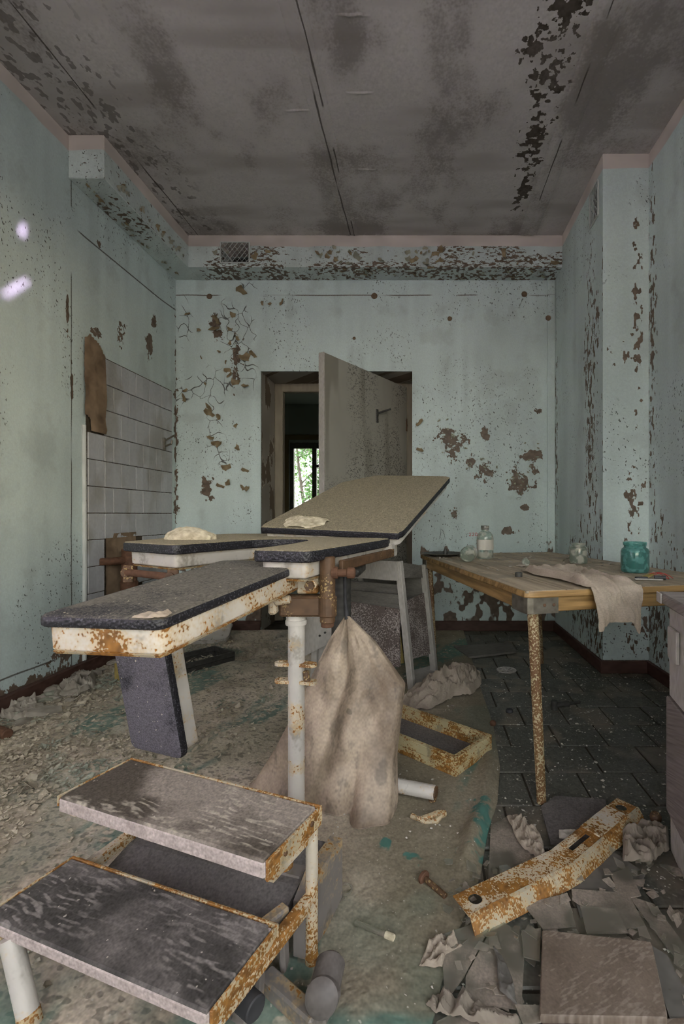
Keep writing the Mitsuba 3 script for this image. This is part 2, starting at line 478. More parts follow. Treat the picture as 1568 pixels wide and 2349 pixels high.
def c_lino(p, n, uv):
    x, y = p.x, p.y
    d = fbm(x * 7, y * 7, 2.0, 4)
    dust = mix(C3(0.31, 0.265, 0.20), C3(0.47, 0.41, 0.32), smoothstep(0.25, 0.75, d))
    dust = dust * (0.60 + 0.75 * gn(x * 150, y * 150, 3.0))
    dust = mix(dust, C3(0.06, 0.055, 0.042), smoothstep(0.56, 0.68, gn(x * 60, y * 80, 8.0)) * 0.5 * smoothstep(-0.1, -0.6, x))
    film = mix(C3(0.125, 0.108, 0.072), C3(0.21, 0.185, 0.13), d) * (0.70 + 0.55 * gn(x * 150, y * 150, 3.0))
    dust = mix(dust, film, smoothstep(-0.40, 0.0, x + 0.5 * (fbm(x * 4, y * 4, 41.0, 3) - 0.5)) * 0.9)
    teal = mix(C3(0.030, 0.105, 0.088), C3(0.055, 0.165, 0.135), noise(x * 30, y * 30, 1.0))
    u = x * 0.30 + y * 0.95                      # scrapes run along the table
    v = x * 0.95 - y * 0.30
    t = smoothstep(0.62, 0.74, fbm(v * 6, u * 2.0, 6.0, 4)) * smoothstep(0.30, 0.6, fbm(x * 60, y * 60, 5.0, 2) + 0.1)
    t2 = smoothstep(0.60, 0.72, fbm(x * 4, y * 4, 33.0, 3))
    e = blobs(x, y, [(0.17, 1.28, 0.045, 0.17), (-0.10, 1.27, 0.016, 0.035), (-0.03, 1.21, 0.03, 0.02)])
    e = smoothstep(0.45, 0.8, e + (fbm(x * 45, y * 45, 9.0, 3) - 0.5) * 1.2)
    near = smoothstep(0.98, 0.80, y) * smoothstep(0.38, 0.6, fbm(x * 9, y * 9, 12.0, 3))
    c = mix(dust, teal, dr.clip(dr.maximum(dr.maximum(t * 0.7, t2 * 0.2), dr.maximum(e * 0.9, near * 0.7)), 0, 1))
    return mix(c, C3(0.5, 0.47, 0.41), smoothstep(0.80, 0.84, gn(x * 140, y * 140, 7.0)) * 0.5)


mat('dusty_linoleum', c_lino, 0.75, 0.25, bump=(lambda p, n, uv: fbm(p.x * 60, p.y * 60, 1.0, 3), 0.004))


def c_floor_tile(p, n, uv):
    x, y = p.x, p.y
    b = mix(C3(0.048, 0.050, 0.042), C3(0.105, 0.104, 0.086), fbm(x * 5, y * 5, 3.0, 3))
    b = b * (0.62 + 0.75 * gn(x * 130, y * 130))
    sp = smoothstep(0.72, 0.78, gn(x * 120, y * 150, 5.0)) * smoothstep(0.38, 0.6, fbm(x * 3, y * 3, 8.0, 2))
    dirt = smoothstep(0.50, 0.72, fbm(x * 8, y * 8, 17.0, 3) + 0.2 * smoothstep(1.45, 1.2, y))
    b = mix(b, C3(0.16, 0.132, 0.098), dirt * 0.6)
    return mix(b, C3(0.42, 0.40, 0.35), sp * 0.7)


mat('floor_tile_glaze', c_floor_tile, 0.45, 0.4)
mat('screed', lambda p, n, uv: mix(C3(0.02, 0.018, 0.014), C3(0.06, 0.052, 0.04), fbm(p.x * 20, p.y * 20, 1.0, 2)), 0.9, 0.1)


def rusty(base, amount, seed, scale=1.0, fine=1.0):
    def fn(p, n, uv):
        x, y, z = p.x * scale, p.y * scale, p.z * scale
        a = fbm(x * 14 + seed, y * 14, z * 14, 3)
        b = gn(x * 150 * fine, y * 150 * fine, z * 150 * fine + seed)
        m = smoothstep(0.58, 0.65, a * 0.60 + b * 0.44 - 0.02 + amount)
        halo = smoothstep(0.44, 0.64, a * 0.75 + b * 0.27 + amount)
        r = mix(C3(0.33, 0.155, 0.035), C3(0.075, 0.032, 0.014), gn(x * 70, y * 70, z * 70 + 5))
        w = C3(*base) * (0.70 + 0.5 * fbm(x * 9, y * 9, z * 9 + 30, 3))
        w = mix(w, C3(0.10, 0.085, 0.06), smoothstep(0.56, 0.75, fbm(x * 22, y * 22, z * 8 + 50, 3) + 0.25 * (gn(x * 120, y * 120, z * 120) - 0.5)) * 0.5)
        return mix(mix(w, C3(0.42, 0.29, 0.12), halo * 0.55), r, m)
    return fn


mat('enamel', rusty((0.43, 0.405, 0.365), -0.085, 1.0), 0.42, 0.5)
mat('enamel_spotted', rusty((0.47, 0.44, 0.385), 0.03, 4.0), 0.45, 0.5)
mat('enamel_rusted', rusty((0.44, 0.39, 0.31), 0.10, 9.0, 1.0, 1.6), 0.55, 0.4)
mat('drawer_enamel', rusty((0.42, 0.36, 0.21), 0.085, 15.0, 1.3), 0.5, 0.4)
mat('rust', lambda p, n, uv: mix(mix(C3(0.035, 0.020, 0.012), C3(0.115, 0.062, 0.030), fbm(p.x * 40, p.y * 40, p.z * 40, 3)), C3(0.27, 0.19, 0.085), smoothstep(0.56, 0.70, gn(p.x * 170, p.y * 170, p.z * 170)) * smoothstep(0.45, 0.65, fbm(p.x * 18, p.y * 18, p.z * 18 + 4, 2))), 0.6, 0.4)
mat('red_rust', lambda p, n, uv: mix(C3(0.055, 0.028, 0.018), C3(0.135, 0.070, 0.042), fbm(p.x * 60, p.y * 60, p.z * 60, 3)), 0.75, 0.2)
mat('steel', lambda p, n, uv: mix(C3(0.07, 0.06, 0.045), C3(0.20, 0.185, 0.15), fbm(p.x * 50, p.y * 50, p.z * 50, 3)), 0.4, 0.5, 0.6)


def c_leg(p, n, uv):
    m = gn(p.x * 210, p.y * 210, p.z * 190)
    t = fbm(p.x * 20, p.y * 20, p.z * 7, 2)
    return mix(mix(C3(0.085, 0.035, 0.018), C3(0.17, 0.10, 0.04), t), C3(0.30, 0.25, 0.15), smoothstep(0.50, 0.60, m + 0.35 * (t - 0.5)))


mat('rusty_leg', c_leg, 0.55, 0.4)

DUST = (0.235, 0.205, 0.140)


def c_dusty(cover, grain, seed, dust=DUST):
    def fn(p, n, uv):
        x, y, z = p.x, p.y, p.z
        blk = C3(0.022, 0.022, 0.028) * (0.8 + 0.4 * noise(x * 150, y * 150, z * 150))
        f = fbm(x * 9 + seed, y * 9, z * 9, 4)
        g = gn(x * 300, y * 300, z * 300)
        d = smoothstep(0.30, 0.62, f + cover + grain * (g - 0.5))
        dc = C3(*dust) * (0.62 + 0.7 * noise(x * 240, y * 240, z * 240 + 3))
        sp = smoothstep(0.80, 0.84, gn(x * 110, y * 110, z * 110 + 9))
        return mix(mix(blk, dc, d), C3(0.5, 0.46, 0.36), sp * 0.7)
    return fn


mat('dusty_leatherette', c_dusty(0.42, 0.3, 2.0), 0.75, 0.25)
mat('grey_leatherette', c_dusty(0.10, 0.50, 6.0, (0.115, 0.106, 0.088)), 0.62, 0.35)
mat('violet_leatherette', c_dusty(0.13, 0.40, 13.0, (0.112, 0.104, 0.122)), 0.6, 0.4)
mat('black_leatherette', lambda p, n, uv: mix(C3(0.009, 0.009, 0.012), C3(0.045, 0.045, 0.055), smoothstep(0.55, 0.72, gn(p.x * 260, p.y * 260, p.z * 260))), 0.5, 0.45,
    bump=(lambda p, n, uv: noise(p.x * 220, p.y * 220, p.z * 220), 0.002))
mat('black_rubber', lambda p, n, uv: C3(0.03, 0.03, 0.032) * (0.7 + 0.6 * noise(p.x * 60, p.y * 60, p.z * 60)), 0.6, 0.3)
mat('stuffing', lambda p, n, uv: mix(C3(0.22, 0.18, 0.11), C3(0.72, 0.66, 0.50), fbm(p.x * 60, p.y * 90, p.z * 60, 3)), 0.9, 0.1)


def c_apron(p, n, uv):
    x, y, z = p.x, p.y, p.z
    f = fbm(x * 10, y * 10, z * 6, 4)
    c = mix(C3(0.165, 0.122, 0.086), C3(0.40, 0.322, 0.240), smoothstep(0.25, 0.75, f))
    c = c * (0.82 + 0.3 * noise(x * 210, y * 210, z * 150))
    c = mix(c, C3(0.06, 0.05, 0.04), smoothstep(0.55, 0.72, fbm(x * 26, y * 26, z * 9, 4) + 0.2 * (gn(x * 130, y * 130, z * 90) - 0.5)) * 0.45)
    spot = dr.exp(-(dr.square((x + 0.222) / 0.012) + dr.square((z - 0.280) / 0.010)))
    return mix(c, C3(0.10, 0.085, 0.06), smoothstep(0.3, 0.7, spot + 0.4 * (noise(x * 120, z * 120) - 0.5)) * 0.7)


mat('oilcloth', c_apron, 0.55, 0.35)


def wood(c0, c1, ax, ay, freq, seed, wear=None):
    """Grain that runs along the direction (ax, ay)."""
    def fn(p, n, uv):
        s = p.x * ax + p.y * ay
        t = -p.x * ay + p.y * ax + p.z * 0.8
        g = fbm(t * freq + seed, s * freq * 0.06, p.z * freq * 0.5, 4)
        c = mix(C3(*c0), C3(*c1), smoothstep(0.28, 0.72, g))
        c = c * (0.86 + 0.26 * noise(t * 420, s * 25, p.z * 420))
        if wear:
            c = mix(c, C3(*wear), smoothstep(0.45, 0.72, fbm(p.x * 11, p.y * 11, seed, 4) + 0.15 * (noise(p.x * 180, p.y * 180) - 0.5)) * 0.75)
        return c
    return fn


TX, TY = 0.972, 0.235                                # along the wooden table's front edge
mat('table_top_wood', wood((0.175, 0.138, 0.095), (0.285, 0.235, 0.165), -TY, TX, 45, 1.0, (0.155, 0.135, 0.10)), 0.6, 0.3)
mat('table_edge_wood', wood((0.14, 0.082, 0.028), (0.285, 0.175, 0.068), TX, TY, 60, 5.0), 0.4, 0.45)
mat('table_side_wood', wood((0.14, 0.082, 0.028), (0.285, 0.175, 0.068), -TY, TX, 60, 5.0), 0.4, 0.45)
SX, SY = 0.934, -0.357                               # along the step stool's treads


def c_tread(c0, c1, c2, seed):
    def fn(p, n, uv):
        s, t = p.x * SX + p.y * SY, -p.x * SY + p.y * SX
        f = fbm(s * 7 + seed, t * 9, p.z * 4, 4)
        c = mix(C3(*c0), C3(*c1), smoothstep(0.36, 0.64, f))
        w = 0.5 * noise(s * 34 + seed + 2.2 * noise(s * 6, t * 6), t * 210 + 5 * fbm(s * 10, t * 10, seed, 2), 3.0) + 0.5 * gn(s * 60, t * 160, seed)
        c = mix(c, C3(*c2), smoothstep(0.50, 0.72, w) * 0.6 * smoothstep(0.42, 0.62, fbm(s * 6, t * 8, seed + 9, 2)))
        c = c * (0.55 + 0.9 * gn(s * 210, t * 210, p.z * 200))
        return mix(c, C3(0.5, 0.46, 0.4), smoothstep(0.82, 0.85, gn(s * 130, t * 130, 5.0)) * 0.6)
    return fn


mat('upper_tread_worn', c_tread((0.070, 0.058, 0.046), (0.235, 0.203, 0.172), (0.42, 0.38, 0.31), 2.0), 0.6, 0.3)
mat('lower_tread_worn', c_tread((0.042, 0.039, 0.036), (0.155, 0.140, 0.130), (0.25, 0.228, 0.21), 8.0), 0.6, 0.3)
mat('tread_edge', lambda p, n, uv: mix(C3(0.26, 0.215, 0.195), C3(0.46, 0.395, 0.37), fbm(p.x * 40, p.y * 40, p.z * 70, 3)) * (0.55 + 0.8 * gn(p.x * 200, p.y * 200, p.z * 200)), 0.55, 0.35)
mat('frame_edge_rust', rusty((0.34, 0.30, 0.22), 0.11, 22.0, 1.6), 0.6, 0.35)
mat('grey_cover', lambda p, n, uv: mix(C3(0.085, 0.078, 0.074), C3(0.150, 0.138, 0.130), fbm(p.x * 12, p.y * 12, p.z * 12, 3)) * (0.60 + 0.7 * gn(p.x * 200, p.y * 200, p.z * 200)), 0.6, 0.3)
mat('grimy_enamel', rusty((0.165, 0.148, 0.135), -0.06, 31.0), 0.5, 0.4)
mat('dull_rubber', lambda p, n, uv: mix(C3(0.06, 0.052, 0.047), C3(0.155, 0.138, 0.128), fbm(p.x * 30, p.y * 30, p.z * 30, 3)) * (0.75 + 0.4 * gn(p.x * 150, p.y * 150, p.z * 150)), 0.5, 0.35)
mat('white_wood', lambda p, n, uv: mix(C3(0.24, 0.225, 0.20), C3(0.40, 0.375, 0.345), fbm(p.x * 14, p.y * 14, p.z * 5, 3)) * (0.85 + 0.25 * noise(p.x * 150, p.y * 150, p.z * 60)), 0.55, 0.35)
mat('grey_wood', lambda p, n, uv: mix(C3(0.085, 0.08, 0.07), C3(0.15, 0.14, 0.122), fbm(p.x * 14, p.y * 14, p.z * 50, 3)) * (0.8 + 0.3 * noise(p.x * 90, p.y * 90, p.z * 250)), 0.65, 0.25)
mat('speckled_board', lambda p, n, uv: mix(C3(0.34, 0.30, 0.28), C3(0.11, 0.085, 0.075), smoothstep(0.40, 0.62, gn(p.x * 200, p.y * 200, p.z * 200) + 0.5 * (fbm(p.x * 12, p.y * 12, p.z * 12, 3) - 0.35))), 0.6, 0.3)
mat('yellow_wood', lambda p, n, uv: mix(C3(0.17, 0.125, 0.03), C3(0.27, 0.21, 0.075), noise(p.x * 60, p.y * 60, p.z * 60)), 0.6, 0.3)
mat('laminate', lambda p, n, uv: mix(C3(0.105, 0.09, 0.082), C3(0.20, 0.175, 0.16), noise((p.z + 0.35 * p.y) * 330, p.y * 14, p.x * 14)), 0.5, 0.35)
mat('cloth', lambda p, n, uv: mix(C3(0.21, 0.172, 0.132), C3(0.37, 0.315, 0.255), fbm(p.x * 18, p.y * 18, p.z * 18, 3)) * (0.86 + 0.24 * noise(p.x * 300, p.y * 300, p.z * 300)), 0.9, 0.1)
mat('grey_rag', lambda p, n, uv: mix(C3(0.13, 0.108, 0.085), C3(0.27, 0.235, 0.19), fbm(p.x * 20, p.y * 20, p.z * 20, 3)), 0.9, 0.1)
mat('cardboard', lambda p, n, uv: mix(mix(C3(0.085, 0.064, 0.047), C3(0.19, 0.150, 0.115), fbm(p.x * 13, p.y * 13, 2.0, 4)), C3(0.30, 0.255, 0.21), smoothstep(0.56, 0.70, gn(p.x * 40 + p.y * 60, p.y * 170 - p.x * 110, 5.0) * 0.6 + fbm(p.x * 12, p.y * 12, 9.0, 2) * 0.4) * 0.35) * (0.8 + 0.35 * gn(p.x * 220, p.y * 220, 1.0)), 0.6, 0.3)
mat('plaster', lambda p, n, uv: mix(C3(0.13, 0.11, 0.085), C3(0.36, 0.33, 0.28), fbm(p.x * 25, p.y * 25, p.z * 25, 3)), 0.9, 0.1)
mat('flake_paint', lambda p, n, uv: mix(C3(0.16, 0.17, 0.135), C3(0.30, 0.29, 0.225), noise(p.x * 21, p.y * 21, p.z * 21)), 0.7, 0.2)
mat('floor_flake', lambda p, n, uv: mix(mix(C3(0.17, 0.148, 0.108), C3(0.42, 0.37, 0.285), noise(p.x * 35, p.y * 35, 3.0)), C3(0.13, 0.19, 0.16), smoothstep(0.58, 0.75, fbm(p.x * 5, p.y * 5, 4.0, 2)) * 0.5), 0.8, 0.15)
mat('chip_white', lambda p, n, uv: mix(C3(0.30, 0.28, 0.24), C3(0.55, 0.52, 0.46), noise(p.x * 60, p.y * 60, 1.0)), 0.8, 0.2)
mat('flake_tan', lambda p, n, uv: mix(C3(0.115, 0.082, 0.045), C3(0.27, 0.225, 0.14), noise(p.x * 40, p.y * 40, p.z * 40)), 0.8, 0.2)
mat('brown_plaster', lambda p, n, uv: mix(C3(0.065, 0.043, 0.027), C3(0.27, 0.20, 0.135), fbm(p.y * 13 + 0.8 * noise(p.y * 20, p.z * 20), p.z * 13, 1.0, 4)), 0.9, 0.1)


def c_tile(p, n, uv):
    a, z = p.y, p.z
    k = cell_rand(dr.floor((a - 2.776) / 0.075), dr.floor((z - 0.13) / 0.15), 3)
    c = C3(0.330, 0.338, 0.352) * (0.88 + 0.2 * k)
    c = mix(c, C3(0.19, 0.18, 0.15), smoothstep(0.48, 0.75, fbm(a * 7, z * 4, 2.0, 3)) * 0.55)
    return c * (0.94 + 0.1 * noise(a * 90, z * 90))


mat('wall_tile_glaze', c_tile, 0.3, 0.5)
mat('tile_bed', lambda p, n, uv: mix(C3(0.03, 0.025, 0.018), C3(0.085, 0.07, 0.05), noise(p.y * 50, p.z * 50)), 0.9, 0.1)
mat('white_bead', lambda p, n, uv: C3(0.42, 0.44, 0.42) * (0.8 + 0.3 * fbm(p.x * 20, p.y * 20, p.z * 12, 2)), 0.5, 0.4)


def c_door(p, n, uv):
    s = (p.x * 0.503 - p.y * 0.864)
    b = mix(C3(0.235, 0.225, 0.19), C3(0.315, 0.305, 0.265), fbm(s * 6, p.z * 3, 2.0, 3))
    st = smoothstep(0.56, 0.8, fbm(s * 24, p.z * 1.6, 5.0, 2)) * 0.5
    sp = smoothstep(0.58, 0.66, gn(s * 190, p.z * 140, 4.0)) * smoothstep(0.36, 0.60, fbm(s * 7, p.z * 2.5, 8.0, 3))
    return mix(mix(b, C3(0.12, 0.105, 0.075), st), C3(0.05, 0.043, 0.034), sp * 0.8)


mat('door_paint', c_door, 0.5, 0.35)


def c_reveal(p, n, uv):
    a = p.x + p.y
    f = fbm(a * 11, p.z * 5, 3.0, 3)
    pe = smoothstep(0.50, 0.53, f + 0.15 * (noise(a * 60, p.z * 40) - 0.5))
    c = mix(C3(0.21, 0.195, 0.165), C3(0.30, 0.28, 0.24), fbm(a * 4, p.z * 4, 9.0, 2))
    c = mix(c, C3(0.125, 0.098, 0.070), pe)
    return mix(c, C3(0.46, 0.42, 0.35), smoothstep(0.015, 0.004, dr.abs(f - 0.50)) * 0.5)


mat('reveal_paint', c_reveal, 0.7, 0.2)
mat('frame_paint', lambda p, n, uv: mix(C3(0.16, 0.135, 0.095), C3(0.29, 0.26, 0.20), fbm(p.x * 30, p.y * 30, p.z * 6, 3)), 0.6, 0.3)
mat('baseboard_paint', lambda p, n, uv: mix(C3(0.030, 0.015, 0.011), C3(0.080, 0.042, 0.032), fbm(p.x * 20, p.y * 20, p.z * 30, 3)), 0.6, 0.3)
mat('corridor_wall', lambda p, n, uv: mix(C3(0.24, 0.25, 0.22), C3(0.36, 0.37, 0.33), fbm(p.x * 2, p.y * 2, p.z * 2, 3)), 0.9, 0.1)
mat('window_wood', lambda p, n, uv: C3(0.10, 0.085, 0.07) * (0.7 + 0.6 * noise(p.x * 30, p.z * 30)), 0.6, 0.3)
mat('ochre_wood', (0.17, 0.125, 0.06), 0.6, 0.3)
mat('dark_metal', lambda p, n, uv: C3(0.035, 0.034, 0.03) * (0.7 + 0.6 * noise(p.x * 80, p.y * 80, p.z * 80)), 0.5, 0.4)
mat('red_paint', (0.35, 0.02, 0.02), 0.7, 0.2)
mat('wire_red', (0.25, 0.03, 0.025), 0.5, 0.3)
mat('bark', (0.10, 0.085, 0.07), 0.9, 0.1)
scene['leaf'] = {'type': 'twosided', 'bsdf': {'type': 'principled', 'base_color': {'type': 'rgb', 'value': [0.07, 0.15, 0.035]}, 'roughness': 0.6}}
for nm, rgb in (('glass_teal', (0.40, 0.74, 0.70)), ('glass_pale', (0.80, 0.90, 0.86))):
    scene[nm] = {'type': 'thindielectric', 'specular_transmittance': {'type': 'rgb', 'value': list(rgb)}, 'specular_reflectance': {'type': 'rgb', 'value': [1, 1, 1]}}


def dusty_glass(name, glass, weight, dust):
    """Glass under a film of grains of dust."""
    scene[name] = {'type': 'blendbsdf', 'weight': mikit.proc(weight), 'a': {'type': 'ref', 'id': glass},
                   'b': {'type': 'twosided', 'bsdf': {'type': 'diffuse', 'reflectance': {'type': 'rgb', 'value': list(dust)}}}}


dusty_glass('dusty_pane', 'glass_pale', lambda p, n, uv: 0.22 + 0.50 * smoothstep(0.35, 0.7, fbm(p.x * 14, p.y * 14, 4.0, 3)) * (0.3 + gn(p.x * 220, p.y * 220)), (0.34, 0.285, 0.235))
dusty_glass('dusty_bottle_glass', 'glass_pale', lambda p, n, uv: 0.12 + 0.5 * smoothstep(0.42, 0.66, fbm(p.x * 40, p.y * 40, p.z * 40, 3)), (0.36, 0.34, 0.29))
dusty_glass('dusty_teal_glass', 'glass_teal', lambda p, n, uv: 0.22 + 0.35 * smoothstep(0.45, 0.65, fbm(p.x * 50, p.y * 50, p.z * 50, 3)), (0.12, 0.27, 0.25))

# ------------------------------------------------------------------ the room
XL, XR1, XR2, YB, YR, ZC = -1.858, 0.99, 1.243, 3.595, 2.636, 2.86
YN = -2.30                                            # the wall behind the camera, with the window
rng = np.random.default_rng(7)
wl = struct('wall_left', box(XL - 0.2, XL, YN - 0.3, YB + 0.4, -0.05, ZC), 'left_wall_paint', 'left wall, pale mint paint stained and flaking, with white tiles at its far end')
# two unseen holes added high in the right wall, shaped for the sun flecks
rw = Polygon([(YN - 0.3, -0.05), (YR, -0.05), (YR, ZC), (YN - 0.3, ZC)])
d = SUN / SUN[0]


def hole_from(pts):
    out = []
    for x, y in pts:                                  # spots on the left wall as photographed, followed back along the sun's rays
        Z = FPX * XL / (x - PX)
        q = np.array([XL, Z, H - (y - PY) * Z / FPX])
        e = q + d * (XR2 - XL)
        out.append((e[1], e[2]))
    return Polygon(out)


holes = [hole_from([(42, 528), (46, 511), (58, 500), (63, 506), (58, 520), (48, 531)]), hole_from([(4, 664), (28, 643), (64, 626), (69, 632), (48, 647), (12, 669)])]
for hpoly in holes:
    rw = rw.difference(hpoly)
rw = rw.difference(sbox(-1.65, 0.85, 0.25, 2.45))            # unseen opening added beside the camera to brighten the left wall
flue = sbox(YR, -0.05, YB + 0.4, ZC).difference(sbox(2.76 - 0.063, 2.66 - 0.098, 2.76 + 0.063, 2.66 + 0.098))   # hollow chimney breast, open behind the lattice
rwm = mv(prism(rw, 0.012), mat4((XR2, 0, 0), (0, 1, 0), (0, 0, 1), (1, 0, 0)))
wr = struct('wall_right', cat([rwm, box(XR1 + 0.02, XR2 + 0.2, YR, YR + 0.02, -0.05, ZC), box(XR1 + 0.02, XR2 + 0.2, YB, YB + 0.4, -0.05, ZC), box(XR2, XR2 + 0.2, YR + 0.02, YB, -0.05, ZC), mv(prism(flue, 0.02), mat4((XR1, 0, 0), (0, 1, 0), (0, 0, 1), (1, 0, 0)))]), 'right_wall_paint', 'right wall, mint paint, with a shallow chimney breast whose paint is peeling')
# back wall with the doorway
DX0, DX1, DZ = -1.22, -0.082, 1.95
VX, VZ = (539 - PX) * 3.405 / FPX, H + (PY - 567) * 3.405 / FPX
vent_hole = sbox(VX - 0.100, VZ - 0.070, VX + 0.100, VZ + 0.070)   # the duct behind the lattice runs on into the hollow wall
bwp = Polygon([(XL, -0.05), (DX0, -0.05), (DX0, DZ), (DX1, DZ), (DX1, -0.05), (XR1, -0.05), (XR1, ZC), (XL, ZC)]).difference(vent_hole)
wb = struct('wall_back', mv(prism(bwp, 0.015), mat4((0, YB + 0.015, 0), (1, 0, 0), (0, 0, 1), (0, -1, 0))), 'back_wall_paint', 'back wall, pale mint paint cracked and peeling around the doorway')
obj('reveal', cat([box(DX0 - 0.1, DX0, YB + 0.015, YB + 0.38, -0.05, DZ + 0.1), box(DX1, DX1 + 0.1, YB + 0.015, YB + 0.38, -0.05, DZ + 0.1), box(DX0 - 0.1, DX1 + 0.1, YB + 0.015, YB + 0.38, DZ, DZ + 0.1)]), 'reveal_paint', wb)
labels['wall_back__reveal'] = {'label': 'dark peeling reveal of the doorway'}
obj('corner_strip', box(0.93, XR1, YB - 0.012, YB, 0.08, 2.632, 0.004), 'back_wall_paint', wb)
beam_back = struct('trim_1', mv(prism(sbox(-1.67, 2.633, XR1, ZC).difference(vent_hole), YB - 3.405), mat4((0, YB, 0), (1, 0, 0), (0, 0, 1), (0, -1, 0))), 'beam_paint', 'downstand beam across the top of the back wall, mint paint flaking, pink band on top')
beam_left = struct('trim_2', box(XL, -1.67, 2.503, YB, 2.633, ZC, 0.004), 'beam_paint', 'boxed downstand beam along the top of the left wall, peeling')
obj('vent_shade_panel', box(VX - 0.16, VX + 0.16, YB + 0.30, YB + 0.33, VZ - 0.2, ZC), 'brown_plaster', wb)  # dark panel added behind the vent, its colour standing in for shade
# behind the camera
struct('wall_rear', cat([box(XL, -0.95, YN - 0.3, YN, -0.05, ZC), box(1.10, XR2, YN - 0.3, YN, -0.05, ZC), box(-0.95, 1.10, YN - 0.3, YN, -0.05, 0.55), box(-0.95, 1.10, YN - 0.3, YN, 2.72, ZC)]), 'white_wood', 'wall behind the camera with the window opening')
wf = cat([bar((x, YN - 0.1, 0.55), (x, YN - 0.1, 2.72), 0.05, 0.05, 0.004, (0, 1, 0)) for x in (-0.93, 0.08, 1.08)] + [bar((-0.93, YN - 0.1, z), (1.08, YN - 0.1, z), 0.05, 0.05, 0.004) for z in (0.575, 2.695)])
wf = cat([wf] + [bar((XR2 + 0.03, y, 0.85), (XR2 + 0.03, y, 2.45), 0.05, 0.05, 0.004, (1, 0, 0)) for y in (-1.63, -0.70, 0.23)] + [bar((XR2 + 0.03, -1.65, z), (XR2 + 0.03, 0.25, z), 0.05, 0.05, 0.004) for z in (0.875, 2.425)])
struct('window_1', wf, 'window_wood', 'window frames without panes behind the camera and in the added unseen opening beside it')
# ceiling and its slab joints
cl = struct('ceiling', box(XL - 0.2, XR2 + 0.2, YN - 0.3, YB + 0.4, ZC, ZC + 0.1), 'ceiling_limewash', 'low concrete ceiling, grey limewash blotched with mould and one long bare stain')
for x, w, dx in ((-0.51, 0.10, 0.02), (0.74, 0.12, 0.03)):
    n = 90
    ys = np.linspace(0.9, YB - 0.2, n)
    P = np.zeros((n, 7, 3))
    prof = np.array([0.0, -0.004, -0.007, -0.001, -0.008, -0.004, 0.0])
    for j in range(7):
        jig = 0.006 * (meshkit.noise(np.column_stack([ys * 6, ys * 0 + j, ys * 0 + 3])) - 0.5)
        P[:, j] = np.column_stack([x + (j / 6 - 0.5) * w + dx * (ys - 2) * 0 + jig, ys, ZC - 0.0008 + prof[j] * (0.7 + 0.6 * meshkit.noise(np.column_stack([ys * 4, ys * 0 + 5, ys * 0 + j])))])
    obj('slab_joint', trimesh.Trimesh(P.reshape(-1, 3), grid_faces(n, 7), process=False), 'ceiling_limewash', cl, 40)
for i, (x, y) in enumerate([(-0.62, 2.35), (-0.30, 2.25), (-0.68, 1.80), (-0.33, 2.75), (-0.28, 1.90)]):
    xs = np.linspace(-0.07, 0.07, 12)
    P = np.zeros((12, 4, 3))
    for j, (dy, dz) in enumerate(((-0.008, 0), (-0.001, -0.006), (0.003, -0.003), (0.012, 0))):
        P[:, j] = np.column_stack([x + xs, y + dy + 0.006 * meshkit.noise(np.column_stack([xs * 60, xs * 0 + i, xs * 0])), ZC - 0.0006 + dz * np.sin(np.linspace(0, PI, 12))])
    obj('plaster_ridge', trimesh.Trimesh(P.reshape(-1, 3), grid_faces(12, 4), process=False), 'ceiling_limewash', cl, 40)

# floor: screed, tiles on the right, linoleum on the left
fl = struct('floor', box(XL, XR2, YN, YB + 0.4, -0.06, -0.006), 'screed', 'floor, dusty teal linoleum on the left and dark square tiles on the right')


def lino_edge(y):
    return np.interp(y, [0.3, 0.80, 0.95, 1.05, 1.147, 1.304, 1.441, 1.64, 1.98, 2.43, 3.6], [0.0, 0.01, 0.05, 0.095, 0.135, 0.175, 0.222, 0.262, 0.288, 0.285, 0.30])


NX, NY = 150, 260
ys = np.linspace(0.3, YB - 0.005, NY)
P = np.zeros((NX, NY, 3))
for i, s in enumerate(np.linspace(0, 1, NX)):
    s = 1 - (1 - s) ** 1.5
    P[i, :, 0] = (XL + 0.002) + s * (lino_edge(ys) - XL)
    P[i, :, 1] = ys
dist = lino_edge(ys)[None] - P[..., 0]
hgt = 0.004 * meshkit.fbm(np.stack([P[..., 0] * 3, P[..., 1] * 3, P[..., 0] * 0], -1), 3)
ridge = np.exp(-((dist - 0.035) / 0.028) ** 2) * (np.exp(-((P[..., 1] - 1.30) / 0.13) ** 2) * 0.030 + np.exp(-((P[..., 1] - 1.62) / 0.16) ** 2) * 0.018)
ridge += 0.02 * np.exp(-((dist - 0.13) / 0.06) ** 2) * np.exp(-((P[..., 1] - 0.80) / 0.10) ** 2)
fade = np.clip((dist + 0.001) / 0.02, 0, 1)
P[..., 2] = 0.0035 + (hgt + ridge) * (0.25 + 0.75 * fade)
P[..., 2] += 0.003 * ridged(np.stack([P[..., 0] * 30, P[..., 1] * 38, P[..., 0] * 0], -1), 3, 4) * np.clip((-0.5 - P[..., 0]) / 0.4, 0, 1)
obj('linoleum', solidify(P, 0.003), 'dusty_linoleum', fl, True)
TILE = 0.185
tile_ply = [mikit.ply(box(0.003, TILE - 0.003, 0.003, TILE - 0.003, -0.014, 0, 0.003), 'floor_tile_glaze') for _ in range(1)][0]
